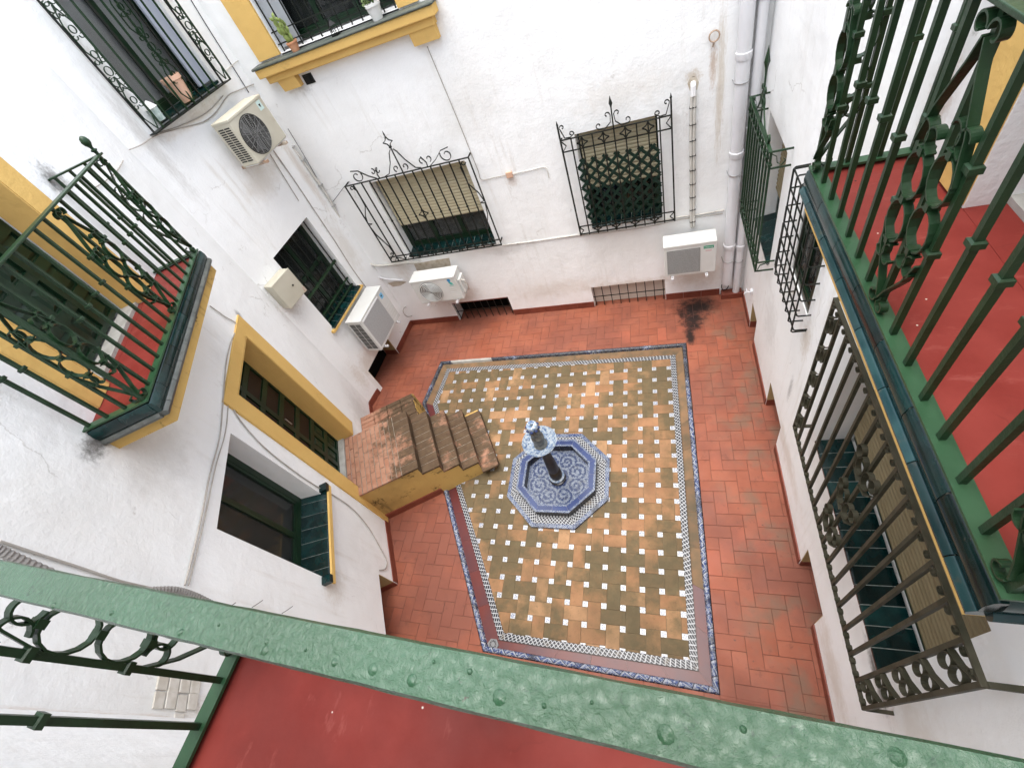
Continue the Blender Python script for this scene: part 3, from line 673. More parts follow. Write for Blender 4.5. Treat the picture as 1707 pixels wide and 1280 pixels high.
# slanted wall: window, door with yellow surround, balcony door
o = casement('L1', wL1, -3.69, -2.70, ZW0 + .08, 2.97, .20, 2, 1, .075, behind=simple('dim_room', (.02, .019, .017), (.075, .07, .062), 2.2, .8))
sill(o, -3.76, -2.62, 1.69, .20, -.06, 7, edge=1, drop=.10)
part(M().box(-3.77, -2.60, -.085, -.062, 1.545, 1.60), 'sill_edge', MAT['ochre'], wL1)
part(M().box(-3.78, -3.70, -.09, -.001, 1.60, 1.655), 'sill_end_tile', MAT['gtile'], wL1); part(M().box(-2.695, -2.60, -.09, -.001, 1.60, 1.655), 'sill_end_tile', MAT['gtile'], wL1)
m = M().box(-1.235, -.99, -.022, -.001, .80, 3.12).box(-2.42, -2.205, -.022, -.001, .05, 3.12).box(-2.205, -1.235, -.022, -.001, 2.975, 3.12)
part(m, 'door_surround', MAT['ochre'], wL1)
m = M().box(-1.2415, -1.25, -.02, .24, .802, 2.968).box(-2.1985, -2.19, -.02, .24, .802, 2.968).box(-2.19, -1.25, -.02, .24, 2.960, 2.9685)
part(m, 'door_reveal', MAT['ochre'], wL1)
def panel_door(t0, x0, x1, z0, z1, y, cols, rows, glass_from, gl=None, gcols=None):
    m = M().box(x0, x1, y + .02, y + .05, z0, z1); gcols = gcols or cols
    zs = [z0 + (z1 - z0) * k / rows for k in range(rows + 1)]; zg = next((z for z in zs if z >= glass_from - .01), z1)
    for n_, za, zb in ((cols, z0, zg), (gcols, zg, z1)):
        for c in range(n_ + 1):
            xa = x0 + c * (x1 - x0) / n_
            if zb > za: m.box(max(x0, xa - .035), min(x1, xa + .035), y, y + .021, za, zb)
    for z in zs: m.box(x0, x1, y + .001, y + .0205, max(z0, z - .04), min(z1, z + .04))
    d = part(m, 'door', MAT['greenwood'], t0)
    for r in range(rows):
        nc = gcols if zs[r] >= glass_from - .01 else cols; w = (x1 - x0) / nc
        for c in range(nc):
            a, b, u, v = x0 + c * w + .05, x0 + (c + 1) * w - .05, zs[r] + .055, zs[r + 1] - .055
            if zs[r] >= glass_from - .01: part(M().box(a, b, y + .012, y + .0195, u, v), 'pane', gl or MAT['brown'], d)
            else: part(M().loft([[(a, y + .0195, u), (b, y + .0195, u), (b, y + .0195, v), (a, y + .0195, v)], [(a + .03, y + .004, u + .03), (b - .03, y + .004, u + .03), (b - .03, y + .004, v - .03), (a + .03, y + .004, v - .03)]]), 'panel', MAT['greenwood'], d)
    part(M().tube([((x0 + x1) / 2 + .02, y - .03, (z0 + z1) / 2), ((x0 + x1) / 2 + .02, y - .03, (z0 + z1) / 2 + .12)], .008), 'handle', MAT['chrome'], d)
    return d
panel_door(wL1, -2.188, -1.252, .83, 2.958, .22, 4, 7, 1.43, gcols=2)
part(M().box(-2.189, -1.251, .13, .219, .793, .829), 'threshold', MAT['stone'], wL1)
panel_door(wL1, -2.985, -1.945, 4.09, 6.29, .20, 4, 8, 5.6)
m = M().box(-1.925, -1.70, -.02, -.001, 4.05, 6.5).box(-3.23, -3.005, -.02, -.001, 4.05, 6.5); part(m, 'door_surround', MAT['ochre'], wL1)
m = M().box(-1.9315, -1.94, -.018, .19, 4.052, 6.29).box(-2.9985, -2.99, -.018, .19, 4.052, 6.29); part(m, 'door_reveal', MAT['ochre'], wL1)
part(M().box(-2.989, -1.941, .05, .199, 4.0405, 4.075), 'threshold', MAT['stone'], wL1); part(M().box(-2.989, -1.941, -.0008, .049, 4.0405, 4.047), 'door_step', MAT['redfloor'], wL1)
# right wall
o = casement('R', wR, .40, 1.30, ZW0 + .06, 2.92, .20, 2, 1); shutter(o, .425, 1.275, 2.0, 2.905, .165, MAT['khaki']); sill(o, .402, 1.298, 1.66, .20, -.03, 7)
casement('R', wR, 2.08, 2.74, 2.18, 3.05, .012, 2, 1, .07)
o = casement('R', wR, 3.66, 5.34, ZW0 + .06, 3.0, .24, 3, 1); shutter(o, 3.685, 5.315, 1.80, 2.985, .20, MAT['khaki']); sill(o, 3.662, 5.338, 1.66, .22, -.03, 13, drop=.04)
panel_door(wR, 3.985, 5.035, 4.09, 6.29, .20, 4, 8, 5.6)
m = M().box(3.72, 3.965, -.02, -.001, 4.06, 6.5).box(5.055, 5.28, -.02, -.001, 4.06, 6.5); part(m, 'door_surround', MAT['ochre'], wR)
part(M().box(3.971, 5.049, .135, .199, 4.0405, 4.075), 'threshold', MAT['stone'], wR); part(M().box(3.971, 5.049, -.0008, .134, 4.0405, 4.047), 'door_step', MAT['redfloor'], wR)
panel_door(wN, 1.215, 2.235, 4.09, 6.29, .20, 4, 8, 5.6)
for pts in ([(690, 440), (722, 434), (749, 430), (752, 445), (735, 455), (700, 462)], [(646, 472), (660, 469), (678, 470), (668, 476), (655, 478)], [(1146, 140), (1150, 130), (1160, 128), (1165, 137), (1162, 150), (1150, 152)]):
    q = [loc('B', *p) for p in pts]
    part(M().loft([[(x, yy, z) for x, z in q] for yy in (-.0008, -.0022)]), 'bare_patch', MAT['bare'], wB)
# whitewashed bricks showing through by the corner
for zz, n in ((3.16, 2), (3.085, 2), (3.01, 3), (2.935, 2)):
    for k in range(n):
        x = -4.72 - .09 * k - random.uniform(0, .02); part(M().box(x - .085, x, -random.uniform(.008, .016), -.0005, zz, zz + .068), 'brick', MAT['whitestone'], wL1, bevel=.004)
# ================================================================ wrought iron
def spiral(cx, cz, r0, r1, a0, a1, n=14):
    return [(cx + (r0 + (r1 - r0) * k / n) * math.cos(a0 + (a1 - a0) * k / n), cz + (r0 + (r1 - r0) * k / n) * math.sin(a0 + (a1 - a0) * k / n)) for k in range(n + 1)]
def cscroll(x, z, h, w, s=1):              # C scroll opening to +x*s, height h
    r = w * .5; pts = []
    top = spiral(x + s * r, z + h / 2 - r, r * .35, r, math.pi * (0 if s > 0 else 1) - s * math.pi * .9, math.pi * (1 if s > 0 else 0), 10)
    bot = spiral(x + s * r, z - h / 2 + r, r, r * .35, math.pi * (1 if s > 0 else 0), math.pi * (0 if s > 0 else 1) + s * math.pi * .9, 10)
    return top + bot
def oval(x, z, rx, rz, n=16): return [(x + rx * math.cos(2 * math.pi * k / n), z + rz * math.sin(2 * math.pi * k / n)) for k in range(n + 1)]
def sscroll(x0, z0, x1, z1, amp=.25, n=16):
    dx, dz = x1 - x0, z1 - z0; pts = []
    for k in range(n + 1):
        t = k / n; o_ = amp * math.sin(2 * math.pi * t); pts.append((x0 + dx * t - dz * o_, z0 + dz * t + dx * o_))
    return pts
def star(m, x, z, r, y, w=.016, t=.006):   # four-pointed star of concave straps
    for q in range(4):
        a0, a1 = q * math.pi / 2, (q + 1) * math.pi / 2; p = []
        for k in range(7):
            s = k / 6; f = 1 - .30 * math.sin(math.pi * s)
            xx = math.cos(a0) * (1 - s) + math.cos(a1) * s; zz = math.sin(a0) * (1 - s) + math.sin(a1) * s; l = math.hypot(xx, zz)
            p.append((x + xx * r * (f if k not in (0, 6) else 1) , z + zz * r * (f if k not in (0, 6) else 1)))
        m.strap(p, y, w, t)
    return m
def vbar(t, x, y, z0, z1, w, mat, collars=(), cw=1.75):
    o = part(M().bar((x, y, z0), (x, y, z1), w), 'bar', mat, t)
    for c in collars:
        h = w * .62; k = w * cw / 2
        part(M().loft([[(x + sx * q, y + sy * q, z) for sx, sy in ((-1, -1), (1, -1), (1, 1), (-1, 1))] for q, z in ((w * .55, c - h * 1.05), (k, c - h * .75), (k, c + h * .75), (w * .55, c + h * 1.05))]), 'collar', mat, o)
    return o
def spear(x, y, z, h, w):
    return M().loft([[(x + sx * q, y + sy * q, zz) for sx, sy in ((-1, 0), (0, -1), (1, 0), (0, 1))] for q, zz in ((w * .3, z), (w * .5, z + h * .25), (w, z + h * .45), (.001, z + h))])
# ---- left window of the back wall: cresting of scrolls and a spear
d = .12; y = -d; IB = MAT['iron_black']
t = thing('window_grille', 'black iron window grille crested with scrolls and an open spearhead', 'grille', 'B', 1.53, d, 1.60, 'iron window grilles')
X0, X1, Z0, Z1 = .50, 2.555, 1.63, 3.05; n = 14; s = (X1 - X0) / n
for z in (Z1, Z0 + .10, Z0): part(M().box(X0 - .008, X1 + .008, y - .012, y + .010, z - .006, z + .006), 'rail', IB, t)
for x in (X0, X1):
    for z in (Z1, Z0 + .05): part(M().bar((x, y + .012, z), (x, .0, z), .016), 'tie_bar', IB, t)
for k in range(n + 1):
    vbar(t, X0 + k * s, y, Z0, Z1, .016, IB, () if k in (0, 1, n - 1, n) else (Z0 + .74,))
for sx, xx in ((1, X0), (-1, X1)):         # side flourishes
    m = M(); zc = (Z0 + Z1) / 2 + .05
    m.strap([(xx + sx * .12, Z1 - .05), (xx + sx * .16, Z1 - .10), (xx + sx * .14, Z1 - .35), (xx + sx * .04, zc + .15), (xx + sx * .005, zc + .02), (xx + sx * .07, zc)], y - .009, .018, .009)
    m.strap([(xx + sx * .07, zc), (xx + sx * .005, zc - .02), (xx + sx * .03, zc - .2), (xx + sx * .13, zc - .45), (xx + sx * .14, Z0 + .16), (xx + sx * .09, Z0 + .13)], y - .009, .018, .009)
    m.strap(spiral(xx + sx * .10, Z1 - .05, .04, .012, 0, sx * 5), y - .009, .018, .009); m.strap(spiral(xx + sx * .09, Z0 + .16, .035, .01, -1.6, sx * 4), y - .009, .018, .009)
    part(m, 'scroll', IB, t)
part(star(M(), (X0 + X1) / 2, Z0 + .76, .085, y - .009, .018, .009), 'star', IB, t)
for k in range(7):
    a = X0 + .08 + k * (X1 - X0 - .16) / 7; b = a + (X1 - X0 - .16) / 7
    m = M().strap(sscroll(a, Z0 + .015, b, Z0 + .085, .14), y - .004); m.strap(spiral(a + .05, Z0 + .06, .022, .006, 0, 5), y - .004); m.strap(spiral(b - .05, Z0 + .04, .022, .006, math.pi, math.pi + 5), y - .004)
    part(m, 'scroll', IB, t)
xc = (X0 + X1) / 2
for sx in (-1, 1):
    m = M()
    m.strap(spiral(xc + sx * .74, Z1 + .10, .03, .095, math.pi * (.2 if sx < 0 else .8), math.pi * (1.5 if sx < 0 else -.5) + sx * -2.0, 16), y, .018, .009)
    m.strap([(xc + sx * .80, Z1 + .19), (xc + sx * .68, Z1 + .17), (xc + sx * .56, Z1 + .07), (xc + sx * .45, Z1 + .01)], y, .018, .009)
    m.strap(spiral(xc + sx * .36, Z1 + .11, .012, .05, 0, sx * 4.5), y, .018, .009); m.strap(spiral(xc + sx * .46, Z1 + .11, .012, .05, math.pi, math.pi - sx * 4.5), y, .018, .009)
    m.strap([(xc + sx * .40, Z1), (xc + sx * .41, Z1 + .06), (xc + sx * .36, Z1 + .155)], y, .018, .009)
    m.strap([(xc + sx * .30, Z1 + .01), (xc + sx * .22, Z1 + .03), (xc + sx * .12, Z1 + .17), (xc + sx * .06, Z1 + .30), (xc + sx * .02, Z1 + .34)], y, .018, .009)
    m.strap(spiral(xc + sx * .07, Z1 + .08, .05, .014, -1.2 if sx > 0 else math.pi + 1.2, (-1.2 if sx > 0 else math.pi + 1.2) + sx * 5), y, .018, .009)
    part(m, 'scroll', IB, t)
m = M().bar((xc, y, Z1), (xc, y, Z1 + .36), .014); star(m, xc, Z1 + .44, .075, y, .018, .009); m.bar((xc, y, Z1 + .36), (xc, y, Z1 + .38), .03)
m.v += []; sp = spear(xc, y, Z1 + .49, .10, .014); b = len(m.v); m.v += sp.v; m.f += [tuple(b + i for i in f) for f in sp.f]
part(m, 'finial', IB, t)
# ---- right window of the back wall, with a plastic trellis tied behind
d = .11; y = -d
t = thing('window_grille', 'black iron grille with rows of star rosettes and three spear finials', 'grille', 'B', 4.47, d, 1.55, 'iron window grilles')
X0, X1, Z0, Z1 = 3.815, 5.14, 1.585, 2.98; n = 10; s = (X1 - X0) / n
for z in (Z1, Z1 - .15, Z0 + .13, Z0): part(M().box(X0 - .006, X1 + .006, y - .008, y + .008, z - .006, z + .006), 'rail', IB, t)
for x in (X0, X1):
    for z in (Z1 - .02, Z0 + .06): part(M().bar((x, y + .01, z), (x, .0, z), .014), 'tie_bar', IB, t)
for k in range(n + 1): vbar(t, X0 + k * s, y, Z0 - .02, Z1 + (.19 if k in (0, n) else .26 if k == 5 else 0), .016 if k not in (0, n) else .020, IB)
for k in (2, 4, 6, 8): part(star(M(), X0 + k * s, Z1 - .075, .07, y - .006, .014, .012), 'star', IB, t)
for k in (2, 4, 6, 8): part(star(M(), X0 + k * s, Z0 + .065, .06, y - .006, .014, .012), 'star', IB, t)
for xx, sx in ((X0, 1), (X1, -1)):
    part(M().strap([(xx, Z1), (xx + sx * .06, Z1 - .075), (xx, Z1 - .15)], y - .006, .018, .009), 'star', IB, t)
    part(M().strap([(xx, Z0 + .13), (xx + sx * .06, Z0 + .065), (xx, Z0)], y - .006, .018, .009), 'star', IB, t)
    m = M().strap([(xx + sx * .02, Z1 + .14), (xx + sx * .06, Z1 + .02), (xx + sx * .13, Z1 + .015), (xx + sx * .18, Z1 + .05)], y, .018, .009)
    m.strap(spiral(xx + sx * .15, Z1 + .055, .035, .01, -.3 if sx > 0 else math.pi + .3, (-.3 if sx > 0 else math.pi + .3) + sx * 5), y, .018, .009); m.strap(spiral(xx + sx * .05, Z1 + .15, .032, .01, math.pi if sx > 0 else 0, (math.pi if sx > 0 else 0) - sx * 5), y, .018, .009)
    part(m, 'scroll', IB, t)
for sx in (-1, 1):
    xx = X0 + 5 * s; m = M().strap([(xx + sx * .02, Z1 + .17), (xx + sx * .03, Z1 + .08), (xx + sx * .10, Z1 + .02), (xx + sx * .18, Z1 + .03)], y, .018, .009)
    m.strap(spiral(xx + sx * .17, Z1 + .07, .04, .012, -1.5, -1.5 + sx * 5), y, .018, .009); m.strap(spiral(xx + sx * .06, Z1 + .17, .035, .01, math.pi if sx > 0 else 0, (math.pi if sx > 0 else 0) - sx * 4.6), y, .018, .009)
    part(m, 'scroll', IB, t)
part(spear(X0 + 5 * s, y, Z1 + .22, .15, .022), 'finial', IB, t)
for xx in (X0, X1): part(spear(xx, y, Z1 + .15, .09, .014), 'finial', IB, t)
t = thing('lattice_screen', 'dark green plastic diagonal trellis tied behind a window grille', 'trellis', 'B', 4.47, .09, 1.76)
GP = simple('dark_green_plastic', (.0035, .019, .012), (.006, .027, .018), 5, .4, spec=.3)
xa, xb, za, zb = 3.965, 4.985, 1.74, 2.68; st = .146
def seg(x0, z0, dx, dz):
    t0, t1 = 0, 9
    for p, q, lo, hi in ((x0, dx, xa, xb), (z0, dz, za, zb)):
        u, v = sorted(((lo - p) / q, (hi - p) / q)); t0, t1 = max(t0, u), min(t1, v)
    return (t0, t1)
k = -12
while k < 14:
    for sg, yy in ((1, -.093), (-1, -.086)):
        x0 = xa + k * st + .04; z0 = za if sg > 0 else zb; tt = seg(x0, z0, 1, sg)
        if tt[1] - tt[0] > .05 : part(M().strap([(x0 + tt[0], z0 + sg * tt[0]), (x0 + tt[1], z0 + sg * tt[1])], yy, .006, .038), 'lattice_strip', GP, t)
    k += 1
# ---- right wall: tall grille by the corner
d = .18; y = -d; IG = MAT['iron']
t = thing('window_grille', 'dark green iron grille with one tall arrow finial, beside the downpipes', 'grille', 'R', .9, d, 1.67, 'iron window grilles')
X0, X1, Z0, Z1 = .30, 1.48, 1.68, 3.06; n = 9; s = (X1 - X0) / n
for z in (Z1, Z1 - .16, Z0 + .12, Z0): part(M().box(X0 - .006, X1 + .006, y - .02 if z == Z1 else y - .008, y + .012, z - .006, z + .006), 'rail', IG, t)
for x in (X0, X1):
    for z in (Z1, Z1 - .16, Z0 + .12, Z0): part(M().bar((x, y + .012, z), (x, 0, z), .014), 'tie_bar', IG, t)
for x in (X0, X1):
    m = M(); m.straps([(y + .01, Z1 - .02), (y + .05, Z1 - .05), (y + .06, Z1 - .11), (y + .10, Z1 - .14), (y + .13, Z1 - .10), (y + .11, Z1 - .08)], x); m.straps([(y + .02, Z0 + .02), (y + .04, Z0 + .08), (y + .10, Z0 + .10), (y + .12, Z0 + .07)], x); part(m, 'scroll', IG, t)
for k in range(n + 1): vbar(t, X0 + k * s, y, Z0, Z1, .020, IG, (Z1 - .12, Z0 + .16))
xc = (X0 + X1) / 2; part(M().bar((xc, y, Z1), (xc, y, Z1 + .50), .014), 'finial_rod', IG, t); part(spear(xc, y, Z1 + .42, .24, .026), 'finial', IG, t)
for sx in (-1, 1):
    m = M().strap([(xc + sx * .02, Z1 + .30), (xc + sx * .10, Z1 + .16), (xc + sx * .22, Z1 + .04), (xc + sx * .40, Z1 + .01)], y)
    m.strap(spiral(xc + sx * .42, Z1 + .05, .045, .012, -1.5, -1.5 + sx * 5.5), y, .022); m.strap(spiral(xc + sx * .05, Z1 + .30, .04, .012, math.pi if sx > 0 else 0, (math.pi if sx > 0 else 0) - sx * 5), y, .02); m.strap(oval(xc + sx * .045, Z1 + .20, .04, .045), y, .02)
    part(m, 'scroll', IG, t)
# ---- right wall: cage of plain bars
t = thing('window_cage', 'plain projecting cage of crossed bars over a small window', 'grille', 'R', 2.4, .10, 2.1)
X0, X1, Z0, Z1 = 2.0, 2.81, 2.10, 3.16; d = .105
nh = 7
for k in range(nh):
    z = Z0 + (Z1 - Z0) * k / (nh - 1); xl = X0 - .012 * (nh - k)
    part(M().tube([(X1, 0, z), (X1, -d + .012, z), (X1 - .012, -d, z), (xl + .012, -d, z), (xl, -d + .012, z), (xl, 0, z)], .007, 6), 'bar', IB, t)
    if k < nh - 1: part(M().tube([(xl, -d + .004, z), (xl + .004, -d, z + .012), (xl + .004, -d, z + (Z1 - Z0) / (nh - 1) - .01)], .007, 6), 'bar', IB, t)
for k in range(7):
    x = X0 + .02 + (X1 - X0 - .03) * k / 6; part(M().tube([(x, 0, Z0 - .03), (x, -d - .002, Z0 - .03), (x, -d - .014, Z0 - .018), (x, -d - .014, Z1 + .02), (x, -d, Z1 + .035), (x, 0, Z1 + .035)], .007, 6), 'bar', IB, t)
# ---- right wall: the long faded grille under the balcony
d = .15; y = -d; IY = MAT['iron_grey']
t = thing('window_grille', 'long faded grey-green grille with curled straps, under the tile-edged balcony', 'grille', 'R', 4.5, d, 1.58, 'iron window grilles')
X0, X1, Z0, Z1 = 3.50, 5.555, 1.60, 3.13; n = 14; s = (X1 - X0) / n
for z in (Z1, Z0): part(M().box(X0 - .008, X1 + .008, y - .012, y + .012, z - .007, z + .007), 'rail', IY, t)
for x in (X0, X1):
    for z in (Z1, Z0): part(M().bar((x, y + .012, z), (x, 0, z), .022), 'tie_bar', IY, t)
for k in range(n + 1): vbar(t, X0 + k * s, y, Z0, Z1, .021, IY)
for k in range(2 * n):
    x = X0 + (k + .5) * s / 2
    for z, sg in ((Z0 + .025, 1), (Z1 - .025, -1)):
        part(M().strap(spiral(x, z, .019, .013, 0, math.pi * 1.7 * sg, 8), y - .004, .028, .003), 'scroll', IY, t)
for k in (0, n - 1):
    xm = X0 + (k + .5) * s
    for j in range(5):
        z = Z0 + .17 + j * .29; m = M().strap(oval(xm - .028, z, .032, .06), y - .003, .028, .004).strap(oval(xm + .03, z + .05, .032, .06), y - .003, .028, .004).strap([(xm - .06, z + .06), (xm, z + .10), (xm + .06, z + .18)], y - .003, .028, .004); part(m, 'scroll', IY, t)
xm = X0 + 7 * s
for sx in (-1, 1):
    for z in (Z0 + .32, Z0 + .74, Z0 + 1.16):
        m = M().strap(oval(xm + sx * .05, z, .045, .075), y - .014, .028, .004).strap(oval(xm + sx * .11, z + .06, .035, .05), y - .014, .028, .004).strap([(xm + sx * .01, z - .12), (xm + sx * .09, z - .09), (xm + sx * .14, z)], y - .014, .028, .004); part(m, 'scroll', IY, t)
# ---- left wall: upper window grille with side scrollwork
d = .12; y = -d
t = thing('window_grille', 'tall upper grille with scrollwork borders holding a pale clay pot', 'grille', 'L2', -1.1, d, 4.72, 'iron window grilles')
X0, X1, Z0, Z1 = -1.775, -.405, 4.725, 6.5; n = 10; s = (X1 - X0) / n
part(M().box(X0, X1, y - .012, y + .012, Z0 - .006, Z0 + .006), 'rail', IB, t); part(M().box(X0, X1, y - .012, y + .012, Z1 - .006, Z1 + .006), 'rail', IB, t)
part(M().box(X0 + .02, X1 - .02, y + .014, -.001, Z0 - .006, Z0 + .004), 'shelf_plate', IB, t)
for x in (X0, X1): part(M().bar((x, y + .01, Z1), (x, 0, Z1), .014), 'tie_bar', IB, t)
for k in range(n + 1): vbar(t, X0 + k * s, y, Z0, Z1, .016, IG if k % 3 else IB)
for cxk in (.5, 5, n - .5):
    xm = X0 + cxk * s; w = .055 if cxk != 5 else .075
    for z in (4.95, 5.55):
        m = M().strap([(xm, z - .20), (xm - w, z - .08), (xm - w, z + .12), (xm, z + .26)], y - .009).strap([(xm, z - .20), (xm + w, z - .08), (xm + w, z + .12), (xm, z + .26)], y - .009)
        part(m, 'scroll', IG, t)
        for q, r in ((-.17, .03), (.0, .038), (.09, .038), (.23, .03)):
            m = M().strap(oval(xm - .028 if q in (0.0,) else xm, z + q + .25, r, r), y - .009); m.strap(spiral(xm + .04, z + q + .2, r, .008, math.pi, math.pi + 5), y - .009); m.strap(spiral(xm - .04, z + q + .2, r, .008, 0, -5), y - .009); part(m, 'scroll', IG, t)
# ---- small window of the narrow wall: plain bars set in the opening
t = thing('window_grille', 'plain dark green bars set in a recess above a green tiled sill', 'grille', 'L2', -1.1, 0, 1.66, 'iron window grilles')
for k in range(8): vbar(t, -1.53 + k * .122, .06, 1.60, 2.962, .014, IB)
part(M().box(-1.578, -.622, .045, .075, 2.15, 2.185), 'rail', IG, t); part(M().box(-1.578, -.622, .045, .075, 1.80, 1.815), 'rail', IG, t)
part(M().box(-1.578, -.622, .045, .075, 1.66, 1.68), 'rail', IG, t)
# ---- upper window of the back wall: bars set in the opening
t = thing('window_grille', 'black square mesh grille inside the yellow framed upper window', 'grille', 'B', 1.5, 0, 4.715, 'iron window grilles')
for k in range(12): vbar(t, .70 + k * .147, .03, 4.716, 6.24, .013, IB)
for z in (4.80, 4.92, 5.3, 5.8): part(M().box(.662, 2.358, .024, .036, z - .006, z + .006), 'rail', IB, t)
# ---- cellar grilles
for nm, x0, x1, z1, lab in (('a', 1.10, 2.25, .45, 'rusty bars across the open cellar vent below a fan unit'), ('b', 3.77, 4.96, .44, 'flat grid of bars over the pale blocked cellar vent')):
    t = thing('vent_grille', lab, 'vent', 'B', (x0 + x1) / 2, 0, .01)
    n = 8; yy = .02
    for k in range(n + 1): vbar(t, x0 + .03 + k * (x1 - x0 - .06) / n, yy, -.003, z1, .012, IB)
    for z in (.21,): part(M().box(x0, x1, yy - .005, yy + .005, z - .006, z + .006), 'rail', IB, t)
    part(M().box(x0 + .005, x1 - .005, .12 if nm == 'b' else .28, .29, -.002, z1 - .005), 'backing', MAT['dark'] if nm == 'a' else plaster('pale_block', (.62, .56, .48), (.55, .49, .42), (.35, .28, .2), .5), t)
for k in range(8):
    part(M().box(1.105 + k * .143, 1.105 + (k + 1) * .143 - .006, .0, .279, .4305, .4495), 'brick', MAT['skirt'], wB)
# ================================================================ balconies
def cluster(t, plane, c, h, z0, z1, off, mat, half=0):
    """lancet straps, rings and curls around the bar at c; plane 'x' lies along the front, 'y' along a side"""
    def st(name, pts, w=.025, th=.006):
        m = M(); (m.strap(pts, off, w, th) if plane == 'x' else m.straps(pts, off, w, th)); part(m, name, mat, t)
    def clamp(x, z, w=.034, h=.012):
        m = M(); (m.box(x - .011, x + .011, off - w / 2, off + w / 2, z - h, z + h) if plane == 'x' else m.box(off - w / 2, off + w / 2, x - .011, x + .011, z - h, z + h)); part(m, 'clamp', mat, t)
    for s in ((-1, 1) if not half else (half,)):
        st('strap', [(c + s * .006, z1 - .06), (c + s * .03, z1 - .12), (c + s * h * .7, z1 - .25), (c + s * h * .95, z1 - .36)]); st('strap', [(c + s * .006, z0 + .05), (c + s * .03, z0 + .10), (c + s * h * .7, z0 + .20), (c + s * h * .95, z0 + .29)])
        zc = (z0 + z1) / 2 - .03; r = h * .43; up = .03 * s
        for q in (.078, -.078): st('ring', oval(c + s * h * .5, zc + q + up, r, .070))
        clamp(c + s * h * .5, zc + up); clamp(c + s * h * .5, zc + .152 + up); clamp(c + s * h * .5, zc - .152 + up)
        st('curl', spiral(c + s * h * .28, zc + .20 + up, .046, .02, -math.pi / 2, -math.pi / 2 + s * 4.4)); st('curl', spiral(c + s * h * .74, zc + .20 + up, .046, .02, -math.pi / 2, -math.pi / 2 - s * 4.4))
        st('curl', spiral(c + s * h * .28, zc - .20 + up, .046, .02, math.pi / 2, math.pi / 2 - s * 4.4)); st('curl', spiral(c + s * h * .74, zc - .20 + up, .046, .02, math.pi / 2, math.pi / 2 + s * 4.4))
        st('volute', spiral(c + s * .035, z1 - .045, .032, .012, math.pi if s > 0 else 0, (math.pi if s > 0 else 0) - s * 5)); st('volute', spiral(c + s * .038, z0 + .035, .030, .012, math.pi if s > 0 else 0, (math.pi if s > 0 else 0) + s * 5))
